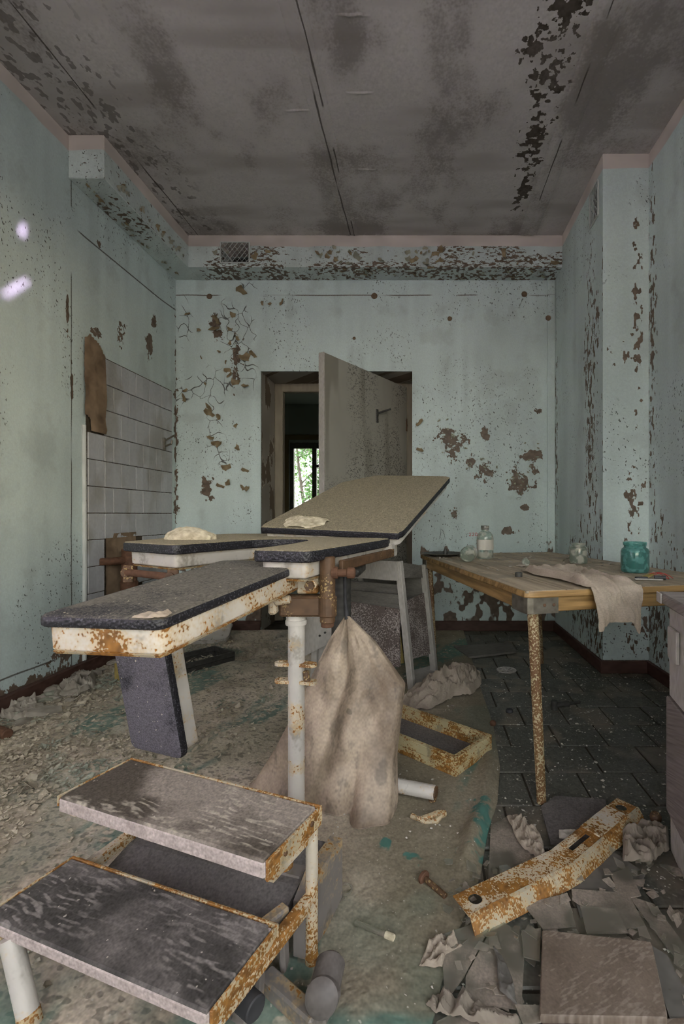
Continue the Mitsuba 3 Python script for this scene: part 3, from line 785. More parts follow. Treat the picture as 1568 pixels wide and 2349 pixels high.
for r in range(-2, 16):
    y0 = 1.063 + (r - 2) * TILE
    off = 0.148 + (0.0925 if r % 2 else 0)
    for c in range(-2, 7):
        x0 = off + c * TILE
        xe = 0.99 if y0 > YR - 0.05 else XR2
        if x0 > xe - 0.03 or x0 + TILE < lino_edge(y0 + 0.09) - 0.03 or y0 + TILE > YB + 0.1:
            continue
        w = min(TILE, xe - x0)
        hh = min(TILE, YB - y0)
        m = T().translate([x0, y0, float(rng.uniform(-0.0035, 0.0005))]).rotate([1, 0.3, 0], float(rng.normal(0, 0.25)))
        if w < TILE - 0.01 or hh < TILE - 0.01:
            m = m.scale([w / TILE, hh / TILE, 1])
        obj('tile', {**tile_ply, 'to_world': m}, None, fl)
# baseboards
struct('baseboard_back', cat([box(XL, DX0 - 0.0, YB - 0.018, YB, 0, 0.075, 0.004), box(DX1, XR1, YB - 0.018, YB, 0, 0.075, 0.004)]), 'baseboard_paint', 'dark red baseboard along the back wall')
struct('baseboard_right', cat([box(XR1 - 0.018, XR1, YR - 0.018, YB, 0, 0.07, 0.004), box(XR1 - 0.018, XR2, YR - 0.018, YR, 0, 0.07, 0.004), box(XR2 - 0.018, XR2, 0.5, YR, 0, 0.07, 0.004)]), 'baseboard_paint', 'dark red baseboard along the right wall and its chimney breast')
struct('baseboard_left', bar((XL + 0.02, 1.5, 0.04), (XL + 0.02, YB, 0.04), 0.03, 0.07, 0.004), 'baseboard_paint', 'loose dark baseboard along the left wall')

# left wall: tiled niche
TZ = [1.78 - 0.15 * k for k in range(12)]
obj('tile_bed', box(XL, XL + 0.004, 2.634, 3.528, 0.08, 1.785), 'tile_bed', wl)
patch = Polygon([(2.60, 1.42), (2.60, 1.83), (2.64, 1.875), (2.70, 1.85), (2.776, 1.79), (2.776, 1.335), (2.645, 1.335), (2.64, 1.40)])
n0 = 26
yy, zz = np.meshgrid(np.linspace(2.60, 2.776, n0), np.linspace(1.335, 1.87, 60), indexing='ij')
keep = np.array([patch.buffer(0.004).contains(Point(a, b)) for a, b in zip(yy.ravel(), zz.ravel())]).reshape(yy.shape)
P = np.stack([XL + 0.0045 + 0.022 * ridged(np.stack([yy * 9, zz * 7, yy * 0], -1), 3, 5), yy, zz], -1)
f = grid_faces(n0, 60)
f = f[keep.ravel()[f].all(1)]
obj('bare_plaster', trimesh.Trimesh(P.reshape(-1, 3), f, process=False), 'brown_plaster', wl, True)
labels['wall_left__bare_plaster'] = {'label': 'bare brown plaster where tiles are missing'}
EVEN = [2.776, 2.926, 3.076, 3.226, 3.376, 3.526]
ODD = [2.776, 2.854, 3.004, 3.154, 3.310, 3.376, 3.526]
tiles = {}
for r in range(11):
    cols = list(zip(EVEN[:-1], EVEN[1:])) if r % 2 == 0 else list(zip(ODD[:-1], ODD[1:]))
    if r >= 3:
        cols = [(2.637, 2.776)] + cols
    for y0, y1 in cols:
        if r in (7, 8, 9) and 2.77 <= y0 < 3.02:
            continue
        g = 0.0018 + rng.uniform(0, 0.0008)
        t = 0.010 + rng.uniform(-0.0008, 0.0012)
        key = (round(y1 - y0, 3),)
        if key not in tiles:
            tiles[key] = mikit.ply(box(0, 0.010, 0.002, y1 - y0 - 0.002, 0.002, 0.148, 0.0022), 'wall_tile_glaze')
        obj('tile', {**tiles[key], 'to_world': T().translate([XL + 0.001 + float(rng.uniform(0, 0.0012)), y0, TZ[r] - 0.15]).rotate([0, 0, 1], float(rng.normal(0, 0.25)))}, None, wl)
obj('edge_bead', tube([(XL + 0.004, 2.618, 0.02), (XL + 0.004, 2.62, 0.6), (XL + 0.004, 2.614, 1.36)], 0.012, 10), 'white_bead', wl, 40)
# broken hole with a pipe
yy, zz = np.meshgrid(np.linspace(2.785, 3.08, 24), np.linspace(0.32, 0.76, 30), indexing='ij')
P = np.stack([XL + 0.003 + 0.016 * ridged(np.stack([yy * 11, zz * 11, yy * 0], -1), 3, 8), yy, zz], -1)
obj('broken_plaster', trimesh.Trimesh(P.reshape(-1, 3), grid_faces(24, 30), process=False), 'brown_plaster', wl, True)
t = thing('waste_pipe', 'thick red-rusted pipe rising in front of the broken tiles on the left wall', 'pipe')
obj('pipe', tube([(-1.765, 2.875, 0.0), (-1.765, 2.875, 0.40), (-1.765, 2.875, 0.665)], 0.042, 20), 'red_rust', t, 40)
obj('collar', tube([(-1.765, 2.875, 0.40), (-1.765, 2.875, 0.47)], 0.047, 20), 'red_rust', t, 40)
obj('branch', tube([(-1.765, 2.875, 0.60), (-1.80, 2.80, 0.60), (XL + 0.001, 2.74, 0.60)], 0.022, 14), 'red_rust', t, 40)

# paint that curls off the walls: single flakes
def curl_flake(w, h, curl, seed, n=6):
    r = np.random.default_rng(seed)
    a, b = np.meshgrid(np.linspace(-0.5, 0.5, n), np.linspace(0, 1, n), indexing='ij')
    ww = w * (1 - 0.65 * b ** 1.5 * r.uniform(0.5, 1.2)) * (1 + 0.25 * (meshkit.noise(np.stack([a * 3, b * 3, a * 0 + seed], -1)) - 0.5))
    P = np.stack([a * ww + 0.15 * w * np.sin(b * 3 + seed), h * (b - 0.25 * curl * b ** 2), curl * h * 0.55 * b ** 2 + 0.12 * h * np.sin(a * 3)], -1)
    return solidify(P, 0.0012)


rf = np.random.default_rng(21)


def flakes_on_back(spots, name, matname, size, parent, y=YB):
    for x, yv, s in spots:
        a, z = bw(x, yv)
        m = curl_flake(size * s * rf.uniform(0.8, 1.2), size * s * rf.uniform(0.9, 1.6), rf.uniform(0.5, 1.1), int(rf.integers(1e6)))
        ang = rf.uniform(0, 2 * PI)
        ca, sa = math.cos(ang), math.sin(ang)
        obj(name, mv(m, mat4((a, y - 0.0005, z), (ca, 0, sa), (-sa, 0, ca), (0, -1, 0))), matname, parent, 40)


flakes_on_back([(487, 735, 1.5), (492, 728, 1.1), (540, 712, 1.0), (532, 745, 0.7), (548, 760, 0.7), (520, 848, 1.2), (528, 842, 1.0), (572, 800, 1.6), (580, 808, 1.3), (552, 800, 0.9),
                (478, 935, 1.3), (486, 945, 1.2), (500, 950, 1.0), (482, 985, 1.2), (494, 1000, 1.4), (502, 1010, 1.1), (516, 1095, 1.3), (512, 1108, 1.0), (563, 1103, 1.0), (556, 1112, 0.8),
                (416, 905, 1.1), (530, 1058, 1.2), (567, 1072, 0.8), (548, 868, 1.3), (560, 866, 1.0), (500, 790, 0.5), (470, 870, 0.6), (460, 810, 0.5), (455, 740, 0.8), (425, 705, 0.7), (556, 664, 1.4),
                (640, 680, 0.9), (622, 682, 0.7), (600, 687, 0.8), (952, 958, 1.2), (955, 1015, 1.0), (530, 770, 0.7), (515, 820, 0.7), (430, 880, 0.6), (548, 1010, 0.8), (545, 960, 0.7)], 'paint_flake', 'flake_tan', 0.044, wb)
sp = []
for x, y, r, n in [(1035, 1000, 38, 12), (1110, 1065, 26, 8), (1192, 1092, 34, 12), (1215, 1035, 26, 7), (1075, 1045, 16, 5), (1040, 1165, 12, 4)]:
    sp += [(x + rf.normal(0, r * 0.6), y + rf.normal(0, r * 0.6), rf.uniform(0.35, 0.7)) for _ in range(n)]
flakes_on_back(sp, 'paint_flake', 'flake_paint', 0.03, wb)
# beam: flakes that hang from its front and lower edge
for k in range(70):
    if k < 40:
        x = rf.choice([rf.uniform(-0.75, -0.45), rf.uniform(-0.10, 0.15), rf.uniform(-1.6, 0.95)])
        z, y = rf.uniform(2.64, 2.77), 3.4045
        ez = (0, -1, 0)
        ang = rf.uniform(0, 2 * PI)
        ca, sa = math.cos(ang), math.sin(ang)
        m4 = mat4((x, y, z), (ca, 0, sa), (-sa, 0, ca), ez)
    else:
        x, y = rf.uniform(-0.7, 0.9), rf.uniform(3.42, 3.58)
        m4 = mat4((x, y, 2.6335), (1, 0, 0), (0, -1, 0), (0, 0, -1))
    s = rf.uniform(0.02, 0.055)
    obj('paint_flake', mv(curl_flake(s, s * rf.uniform(0.7, 1.3), rf.uniform(0.4, 1.0), int(rf.integers(1e6))), m4), 'flake_paint' if rf.uniform() < 0.6 else 'flake_tan', beam_back, 40)
for k in range(46):
    y = rf.uniform(2.52, 3.55)
    s = rf.uniform(0.012, 0.035)
    if k % 2:
        m4 = mat4((-1.6695, y, rf.uniform(2.635, 2.68)), (0, 1, 0), (0, 0, 1), (1, 0, 0))
    else:
        m4 = mat4((rf.uniform(-1.84, -1.80), y, 2.6325), (0, 1, 0), (1, 0, 0), (0, 0, -1))
    obj('paint_flake', mv(curl_flake(s, s, rf.uniform(0.5, 1.1), int(rf.integers(1e6))), m4), 'flake_paint' if k % 3 else 'flake_tan', beam_left, 40)
# reveal: long vertical curls of paint
for k in range(60):
    u = rf.uniform(0.02, 0.35)
    s = rf.uniform(0.015, 0.05)
    if k < 34:
        m4 = mat4((DX0 + 0.0005, YB + u, rf.uniform(0.5, 1.9)), (0, 0, 1), (0, 1, 0), (1, 0, 0))
        m = curl_flake(s * 2.4, s, rf.uniform(0.5, 1.1), int(rf.integers(1e6)))
    elif k < 52:
        m4 = mat4((rf.uniform(DX0 + 0.05, DX1 - 0.05), YB + u, DZ - 0.0005), (1, 0, 0), (0, -1, 0), (0, 0, -1))
        m = curl_flake(s * 2.0, s, rf.uniform(0.5, 1.1), int(rf.integers(1e6)))
    else:
        m4 = mat4((DX1 - 0.0005, YB + u, rf.uniform(0.6, 1.9)), (0, 0, 1), (0, 1, 0), (-1, 0, 0))
        m = curl_flake(s * 2.0, s, rf.uniform(0.5, 1.1), int(rf.integers(1e6)))
    key = numbered('wall_back__reveal__curled_paint')
    scene[key] = mikit.ply(m, 'frame_paint' if k % 2 else 'flake_tan', 40)
# holes in the back wall where brackets were
for x, y, r in ((480, 667, 0.014), (858, 666, 0.016), (1202, 662, 0.015), (1031, 718, 0.012), (1256, 718, 0.014), (812, 763, 0.008)):
    a, z = bw(x, y)
    obj('bracket_hole', lathe([(r * 1.5, 0.0005), (r * 1.3, 0.004), (r, 0.002), (r * 0.9, 0.0006), (0.0001, 0.0006)], 16, (a, YB if x < 1250 else YB - 0.012, z), (0, -1, 0)), 'brown_plaster', wb, 40)
a, z = bw(1074, 1217)
tx = mv(meshkit.text_mesh('220v', 0.026, 0.0006), mat4((a, YB - 0.0001, z), (1, 0, 0), (0, 0, 1), (0, -1, 0)))
labels[obj('painted_sign', tx, 'red_paint', wb)] = {'label': 'small red 220v stencilled on the wall'}

# vent grilles
def grille(name, label, m4, w, h, n, parent_mat='white_bead'):
    t = thing(name, label, 'vent grille')
    parts = []
    for k in range(-n, n + 1):
        c = k * w / n
        for s in (1, -1):
            seg = LineString([(c - s * h / 2 * 0.8, -h / 2), (c + s * h / 2 * 0.8, h / 2)]).intersection(sbox(-w / 2, -h / 2, w / 2, h / 2))
            if seg.length > 0.01:
                (x0, z0), (x1, z1) = seg.coords[0], seg.coords[-1]
                parts.append(bar((x0, -0.005 - 0.001 * s, z0), (x1, -0.005 - 0.001 * s, z1), 0.0022, 0.0025, 0, (0, 1, 0)))
    labels[obj('wire_mesh', mv(cat(parts), m4), parent_mat, t)] = {'label': 'crossed wire lattice', 'kind': 'stuff'}
    fr = [bar((-w / 2, -0.004, s * h / 2), (w / 2, -0.004, s * h / 2), 0.008, 0.008, 0.001) for s in (1, -1)] + [bar((s * w / 2, -0.004, -h / 2), (s * w / 2, -0.004, h / 2), 0.008, 0.008, 0.001) for s in (1, -1)]
    obj('frame', mv(cat(fr), m4), parent_mat, t)


grille('vent_grille', 'square wire lattice vent in the beam at the top left of the back wall', mat4(((539 - PX) * 3.405 / FPX, 3.404, H + (PY - 567) * 3.405 / FPX)), 0.205, 0.145, 6)
grille('vent_grille', 'narrow wire lattice vent high on the right wall beside the pillar', mat4((XR1 - 0.001, 2.76, 2.66), (0, -1, 0), (1, 0, 0), (0, 0, 1)), 0.13, 0.20, 4)

# doorway: frame, leaf, the dark room behind
d1 = struct('door_1', cat([bar((DX0 + 0.035, YB + 0.36, 0), (DX0 + 0.035, YB + 0.36, 1.905), 0.07, 0.06, 0.006, (0, 1, 0)), bar((DX1 - 0.035, YB + 0.36, 0), (DX1 - 0.035, YB + 0.36, 1.905), 0.07, 0.06, 0.006, (0, 1, 0)),
                               bar((DX0, YB + 0.36, 1.915), (DX1, YB + 0.36, 1.915), 0.06, 0.07, 0.006)]), 'frame_paint', 'grey door standing ajar in the doorway, spotted with black mould')
hp, ep = np.array([-0.150, 3.90]), np.array([-0.650, 3.045])
dd = ep - hp
Ld = np.linalg.norm(dd)
dd /= Ld
md = mat4((hp[0], hp[1], 0.02), (dd[0], dd[1], 0), (dd[1], -dd[0], 0), (0, 0, -1))
md = mat4((hp[0], hp[1], 0.02), (dd[0], dd[1], 0), (-dd[1], dd[0], 0), (0, 0, 1))
leaf = box(0, Ld - 0.012, -0.02, 0.02, 0, 1.885, 0.003)
obj('leaf', mv(leaf, md), 'door_paint', d1)
obj('edge_strip', mv(box(Ld - 0.012, Ld, -0.021, 0.021, 0, 1.886, 0.002), md), 'white_wood', d1)
hk = obj('handle', cat([mv(box(0.40, 0.425, -0.027, -0.02, 1.53, 1.63, 0.002), md), mv(rod((0.412, -0.024, 1.60), (0.33, -0.085, 1.645), 0.007, 10), md), mv(rod((0.412, -0.024, 1.555), (0.35, -0.06, 1.575), 0.006, 10), md)]), 'dark_metal', d1)
labels[hk] = {'label': 'broken dark metal handle'}
hk2 = obj('handle', cat([mv(box(0.40, 0.425, 0.02, 0.027, 1.53, 1.63, 0.002), md), mv(rod((0.412, 0.024, 1.60), (0.33, 0.085, 1.64), 0.007, 10), md)]), 'dark_metal', d1)
for z in (0.35, 1.55):
    obj('hinge', rod((hp[0] + 0.012, hp[1] - 0.012, z), (hp[0] + 0.012, hp[1] - 0.012, z + 0.1), 0.010, 10), 'rust', d1)
# room behind
YF = 8.6
WX0, WX1, WZ0, WZ1 = -2.345, -1.35, 0.55, 2.07
fw = sbox(-3.2, -0.1, 1.2, 3.0).difference(sbox(WX0 - 0.05, WZ0, WX1 + 0.05, WZ1 + 0.10))
struct('wall_far', cat([mv(prism(fw, 0.3), mat4((0, YF + 0.3, 0), (1, 0, 0), (0, 0, 1), (0, -1, 0))), box(-3.3, -3.2, YB + 0.4, YF, -0.1, 3), box(1.1, 1.2, YB + 0.4, YF, -0.1, 3), box(-3.2, 1.2, YB + 0.38, YF, 2.86, 3.0), box(-3.2, 1.2, YB + 0.38, YF, -0.1, -0.01),
                        box(-3.2, DX0 - 0.1, YB + 0.38, YB + 0.4, -0.1, 3), box(DX1 + 0.1, 1.2, YB + 0.38, YB + 0.4, -0.1, 3), box(DX0 - 0.1, DX1 + 0.1, YB + 0.38, YB + 0.4, DZ + 0.1, 3)]), 'corridor_wall', 'dark walls of the room beyond the doorway')
win = struct('window_2', cat([bar((x, YF + 0.05, WZ0), (x, YF + 0.05, WZ1 + 0.1), w, 0.08, 0.005, (0, 1, 0)) for x, w in ((WX0 - 0.02, 0.07), (-1.96, 0.08), (WX1 + 0.02, 0.07))] + [bar((WX0 - 0.05, YF + 0.05, z), (WX1 + 0.05, YF + 0.05, z), 0.08, w, 0.005) for z, w in ((WZ1 + 0.06, 0.12), (WZ0 + 0.03, 0.06))] + [bar((-1.96, YF + 0.05, 1.75), (WX1, YF + 0.05, 1.75), 0.06, 0.05, 0.005)]), 'window_wood', 'window of the room beyond the doorway, trees outside')
obj('lintel', box(WX0 - 0.14, WX1 + 0.2, YF - 0.02, YF + 0.03, 2.22, 2.31, 0.004), 'ochre_wood', win)
obj('jamb', box(WX0 - 0.16, WX0 - 0.07, YF - 0.02, YF + 0.03, 0.5, 2.22, 0.004), 'ochre_wood', win)
for x0, x1, z0, z1 in ((WX0, -1.99, WZ0 + 0.06, WZ1), (-1.93, WX1, WZ0 + 0.06, 1.72), (-1.93, WX1, 1.78, WZ1)):
    obj('pane', mv(trimesh.Trimesh([(x0, 0, z0), (x1, 0, z0), (x1, 0, z1), (x0, 0, z1)], [(0, 1, 2), (0, 2, 3)], process=False), mat4((0, YF + 0.05, 0))), 'glass_pale', win)
# trees outside that window
rt = np.random.default_rng(5)
for i, (tx0, ty0, lean, nl, lab) in enumerate([(-2.72, 11.2, 0.32, 2600, 'slim bare-stemmed young tree close behind the far window'), (-4.6, 15.0, -0.1, 3600, 'leafy green tree on the left behind the far window'), (-2.2, 17.5, 0.1, 3600, 'leafy green tree on the right behind the far window')]):
    t = thing('garden_tree', lab, 'tree')
    trunk = [(tx0, ty0, -0.3), (tx0 - 0.05, ty0, 0.9), (tx0 - lean * 0.6, ty0, 2.0), (tx0 - lean, ty0, 3.4)]
    obj('trunk', tube(trunk, [0.045, 0.038, 0.03, 0.012], 8), 'bark', t, True)
    ends = []
    for k in range(9):
        z = rt.uniform(0.5, 3.0)
        bx = np.interp(z, [q[2] for q in trunk], [q[0] for q in trunk])
        a = rt.uniform(0, 2 * PI)
        e = np.array([bx + 0.8 * math.cos(a), ty0 + 0.8 * math.sin(a), z + rt.uniform(0.2, 0.7)])
        ends.append((np.array([bx, ty0, z]), e))
        obj('branch', tube([(bx, ty0, z), (np.array([bx, ty0, z]) + e) / 2 + [0, 0, 0.06], e], [0.016, 0.012, 0.005], 6), 'bark', t)
    c = []
    for k in range(nl):
        s0, e0 = ends[int(rt.integers(len(ends)))]
        c.append(s0 + (e0 - s0) * rt.uniform(0.25, 1.15) + rt.normal(0, 0.13 if i == 0 else 0.28, 3))
    labels[obj('foliage', plates(np.array(c), rt.uniform(0.02, 0.05, nl), rt, 0.001, 1.0, n=5), 'leaf', t)] = {'label': 'small green leaves', 'kind': 'stuff'}
struct('ground_outside', box(-40, 40, 8.9, 60, -0.6, -0.3), 'screed', 'ground outside')

# towel hook on the tiled wall
solo('towel_hook', cat([box(XL + 0.012, XL + 0.020, 3.40, 3.425, 1.33, 1.42, 0.002), rod((XL + 0.02, 3.412, 1.40), (XL + 0.09, 3.40, 1.435), 0.006, 10), rod((XL + 0.02, 3.412, 1.36), (XL + 0.07, 3.40, 1.375), 0.006, 10), rod((XL + 0.07, 3.40, 1.375), (XL + 0.075, 3.40, 1.40), 0.006, 10)]), 'steel', 'bent steel hook screwed to the wall tiles by the back corner', 'hook')

# ------------------------------------------------------------------ examination table
E0 = np.array([-0.295, 1.244])
ET = rz(-14.0, (E0[0], E0[1], 0))                     # local x: across to the right, local y: away along the table
ex = thing('exam_table', 'old gynaecological examination table with black dusty pads on white rusted enamel', 'examination table')
ZS = 0.777
seat = Polygon([(0, 0), (0.0, 0.69), (-0.30, 0.75), (-0.62, 0.98), (-0.90, 0.95), (-0.97, 0.72), (-0.83, 0.225), (-0.53, 0.125), (-0.505, 0.33), (-0.48, 0.47), (-0.43, 0.545), (-0.36, 0.565), (-0.29, 0.54), (-0.245, 0.46), (-0.205, 0.26), (-0.19, 0.05), (-0.165, 0.0)])
seat = seat.buffer(-0.022, quad_segs=6).buffer(0.044, quad_segs=6).buffer(-0.022, quad_segs=6)


def pad(name, poly, th, m4, parent, top_mat, side_mat='black_leatherette', r=0.008):
    k = obj(name, mv(ring_stack(poly, [(0.004, 0), (0, 0.004), (0, th - r), (0.25 * r, th - 0.4 * r)], cap_top=False), m4), side_mat, parent, 60)
    obj('top_cover', mv(ring_stack(poly, [(0.25 * r, th - 0.4 * r), (0.75 * r, th - 0.07 * r), (1.6 * r, th), (3.2 * r, th + 0.0008)], cap_bottom=False), m4), top_mat, k, 60)
    return k


pk = pad('seat_pad', seat, 0.033, ET @ mat4((0, 0, ZS - 0.033)), ex, 'dusty_leatherette')
pan = seat.buffer(-0.022)
obj('seat_pan', mv(ring_stack(pan, [(0.010, ZS - 0.080), (0.002, ZS - 0.074), (0, ZS - 0.034)], 0.02), ET), 'enamel', ex, 50)
obj('pan_lip', mv(ring_stack(pan, [(0.008, ZS - 0.086), (0.004, ZS - 0.0805)], 0.02), ET), 'frame_edge_rust', ex, 50)
# torn lump of stuffing at the left lobe and a loose fold of cover
lump = trimesh.creation.icosphere(4, 1.0)
v = lump.vertices.copy()
v[:, 2] = np.maximum(v[:, 2], -0.1)
v *= np.array([0.085, 0.055, 0.042])
v *= (0.85 + 0.3 * meshkit.fbm(v * 40, 3))[:, None]
v[:, 0] += 0.03 * (v[:, 0] > 0) * v[:, 0] / 0.08
lump.vertices = v
a = at_z(412, 1226, ZS)
solo('stuffing_lump', mv(lump, rz(-10, (a[0], a[1] + 0.05, ZS + 0.004))), 'stuffing', 'torn cream lump of stuffing lying on the left lobe of the examination table seat', 'stuffing', smooth=True)
# backrest
bd = np.array([0.273, 1.0, 0.325])
bl = np.linalg.norm(bd)
bd /= bl
bx = np.array([0.970, -0.242, 0.0]) * 1.0
bx = np.array([0.600, -0.150, -0.018])
bx /= np.linalg.norm(bx)
bx = bx - bd * bx.dot(bd)
bx /= np.linalg.norm(bx)
bn = np.cross(bx, bd)
BR = mat4(np.array([-0.088, 1.885, 0.772]), bx, bd, bn)
brp = Polygon([(0, 0), (0.0, 0.985), (-0.46, 0.985), (-0.60, 0.80), (-0.63, 0.0)])
brp = brp.buffer(-0.04, quad_segs=8).buffer(0.04, quad_segs=8)
brp = brp.union(sbox(-0.62, 0.0, -0.01, 0.1)).buffer(0.004)
pad('back_pad', brp, 0.030, BR, ex, 'dusty_leatherette')
obj('back_pan', mv(ring_stack(brp.buffer(-0.018), [(0.012, -0.035), (0, -0.030), (0, -0.0005)], 0.03), BR), 'enamel', ex, 50)
P = []
yy, xx = np.meshgrid(np.linspace(-1, 1, 40), np.linspace(-1, 1, 60), indexing='ij')
rr = np.sqrt(xx ** 2 + yy ** 2)
edge = 0.8 + 0.35 * meshkit.noise(np.stack([np.arctan2(yy, xx) * 1.6, yy * 0, yy * 0 + 2], -1))
hh = np.clip(edge - rr, 0, 1) ** 0.5 * (0.008 + 0.022 * ridged(np.stack([xx * 3, yy * 3.5, xx * 0], -1), 3, 3))
P = np.stack([-0.45 + xx * 0.10, 0.075 + yy * 0.075, 0.0305 + hh], -1)
f = grid_faces(40, 60)
f = f[(hh.ravel()[f] > 0).any(1)]
labels[obj('torn_stuffing', mv(trimesh.Trimesh(P.reshape(-1, 3), f, process=False), BR), 'stuffing', ex, True)] = {'label': 'torn cover with cream stuffing showing'}
# hinge block between seat and back, rail and clamp
obj('hinge_block', mv(box(-0.03, 0.012, 0.66, 0.735, ZS - 0.075, ZS - 0.02, 0.004), ET), 'enamel', ex)
obj('side_rail', mv(box(0.0, 0.014, 0.18, 0.69, ZS - 0.074, ZS - 0.042, 0.003), ET), 'rust', ex)
cx, cy = -0.270, 1.352
obj('clamp_barrel', rod((cx, cy, 0.565), (cx, cy, 0.752), 0.0215, 20, 0.003), 'rust', ex, 40)
obj('clamp_foot', rod((cx, cy, 0.553), (cx, cy, 0.572), 0.018, 18, 0.002), 'red_rust', ex, 40)
obj('clamp_arm', cat([box(-0.405, cx, cy - 0.012, cy + 0.045, 0.583, 0.640, 0.006), rod((cx, cy, 0.583), (cx, cy, 0.640), 0.026, 20, 0.003)]), 'rust', ex)
sk = obj('clamp_screw', cat([rod((cx, cy - 0.004, 0.707), (cx + 0.075, cy - 0.006, 0.706), 0.0105, 14, 0.002), rod((cx + 0.012, cy - 0.004, 0.707), (cx + 0.03, cy - 0.004, 0.707), 0.017, 14, 0.002), rod((cx + 0.055, cy - 0.004, 0.706), (cx + 0.078, cy - 0.004, 0.706), 0.0155, 14, 0.003)]), 'red_rust', ex)
obj('clamp_lever', cat([box(-0.430, -0.408, cy - 0.03, cy + 0.01, 0.592, 0.632, 0.006), rod((-0.412, cy - 0.02, 0.628), (-0.37, cy - 0.02, 0.635), 0.012, 12, 0.002)]), 'enamel_rusted', ex)
obj('pivot_boss', cat([rod((-0.315, 1.335, 0.672), (-0.310, 1.40, 0.672), 0.016, 16, 0.002), box(-0.36, -0.30, 1.36, 1.42, 0.645, 0.70, 0.004)]), 'enamel_rusted', ex)
obj('pivot_bolt', rod((-0.316, 1.322, 0.672), (-0.315, 1.335, 0.672), 0.014, 6), 'rust', ex)
# post with two double lugs
px, py = -0.367, 1.385
po = obj('post', rod((px, py, 0.012), (px, py, 0.585), 0.0235, 28, 0.002), 'enamel', ex, 40)
obj('collar', lathe([(0.024, 0.553), (0.030, 0.553), (0.031, 0.556), (0.031, 0.566), (0.028, 0.568), (0.0275, 0.584), (0.024, 0.586)], 28, (px, py, 0)), 'enamel', po, 40)
for z in (0.435, 0.385):
    for s in (-1, 1):
        lug = LineString([(0.018, 0), (0.048, 0)]).buffer(0.0165, quad_segs=6).difference(Point(0.048, 0).buffer(0.0085))
        m = prism(lug, 0.009)
        obj('lug', mv(m, mat4((px, py, z), (s * 0.97, -0.24 if s > 0 else 0.05, 0), (0.1, 1, 0), (0, 0, 1))), 'enamel_rusted', po)
obj('pin', rod((px + 0.035, py - 0.012, 0.390), (px + 0.030, py - 0.012, 0.422), 0.009, 10, 0.002), 'rust', po)
obj('pedestal', cat([rod((-0.2875, 1.68, 0.0), (-0.2875, 1.68, 0.70), 0.034, 20), box(-0.36, -0.21, 1.60, 1.76, 0.66, ZS - 0.08, 0.01)]), 'dark_metal', ex, 40)
ft = obj('foot_tube', rod((-0.26, 1.538, 0.034), (0.036, 1.439, 0.034), 0.0205, 24, 0.002), 'enamel', ex, 40)
obj('end_bolt', cat([rod((0.028, 1.440, 0.010), (0.028, 1.440, 0.022), 0.012, 10), rod((0.034, 1.4395, 0.034), (0.040, 1.4375, 0.034), 0.0185, 16)]), 'rust', ft)
# base housing under the step stool
BM = rz(-17.0, (-0.232, 0.955, 0))
hs = obj('base_housing', mv(box(-0.44, -0.02, 0.01, 0.115, 0.008, 0.128, 0.008), BM), 'grimy_enamel', ex)
cpz = np.array([[-0.455, -0.20, 0.062], [-0.02, -0.20, 0.062], [-0.455, 0.0, 0.124], [-0.02, 0.0, 0.124], [-0.455, 0.12, 0.134], [-0.02, 0.12, 0.134]])
obj('cover_plate', mv(trimesh.convex.convex_hull(np.vstack([cpz, cpz - [0, 0, 0.006]])), BM), 'grey_cover', hs)
obj('plate_bush', mv(lathe([(0.019, 0.126), (0.019, 0.137), (0.016, 0.139), (0.010, 0.139), (0.009, 0.132), (0.0001, 0.132)], 20, (-0.075, 0.035, 0)), BM), 'frame_edge_rust', hs, 40)
obj('side_cheek', mv(mv(prism(Polygon([(-0.03, 0.012), (0.05, 0.005), (0.12, 0.02), (0.12, 0.15), (0.02, 0.15), (-0.03, 0.12)]), 0.03), mat4((-0.012, 0, 0), (0, 1, 0), (0, 0, 1), (1, 0, 0))), BM), 'grimy_enamel', hs)
# pedals
pf = obj('pedal_frame', cat([bar((-0.290, 0.880, 0.018), (-0.178, 0.800, 0.018), 0.030, 0.032, 0.004), bar((-0.178, 0.800, 0.018), (-0.160, 0.86, 0.018), 0.03, 0.032, 0.004)]), 'grimy_enamel', ex)
obj('pedal', cat([rod((-0.170, 0.812, 0.052), (-0.166, 0.872, 0.062), 0.026, 22, 0.008)]), 'dull_rubber', pf, 40)
obj('pedal_pad', lathe([(0.0001, -0.004), (0.024, -0.004), (0.0285, 0.0), (0.0285, 0.012), (0.022, 0.018), (0.010, 0.0205), (0.0001, 0.021)], 28, (-0.170, 0.815, 0.052), (-0.1, -1, 0.45)), 'dull_rubber', pf, 40)
fk = [bar((-0.262, 0.905, 0.015), (-0.262, 0.888, 0.135), 0.012, 0.028, 0.003, (0, 1, 0)), bar((-0.288, 0.835, 0.010), (-0.285, 0.850, 0.135), 0.012, 0.026, 0.003, (0, 1, 0)), bar((-0.290, 0.848, 0.132), (-0.255, 0.893, 0.132), 0.024, 0.026, 0.004)]
obj('fork', cat(fk), 'grimy_enamel', pf)
obj('pedal_bar', bar((-0.350, 0.815, 0.060), (-0.275, 0.775, 0.060), 0.035, 0.022, 0.003), 'grimy_enamel', pf)
hg = obj('rubber_grip', rod((-0.335, 0.800, 0.092), (-0.262, 0.752, 0.092), 0.0185, 24, 0.002), 'black_rubber', pf, 40)
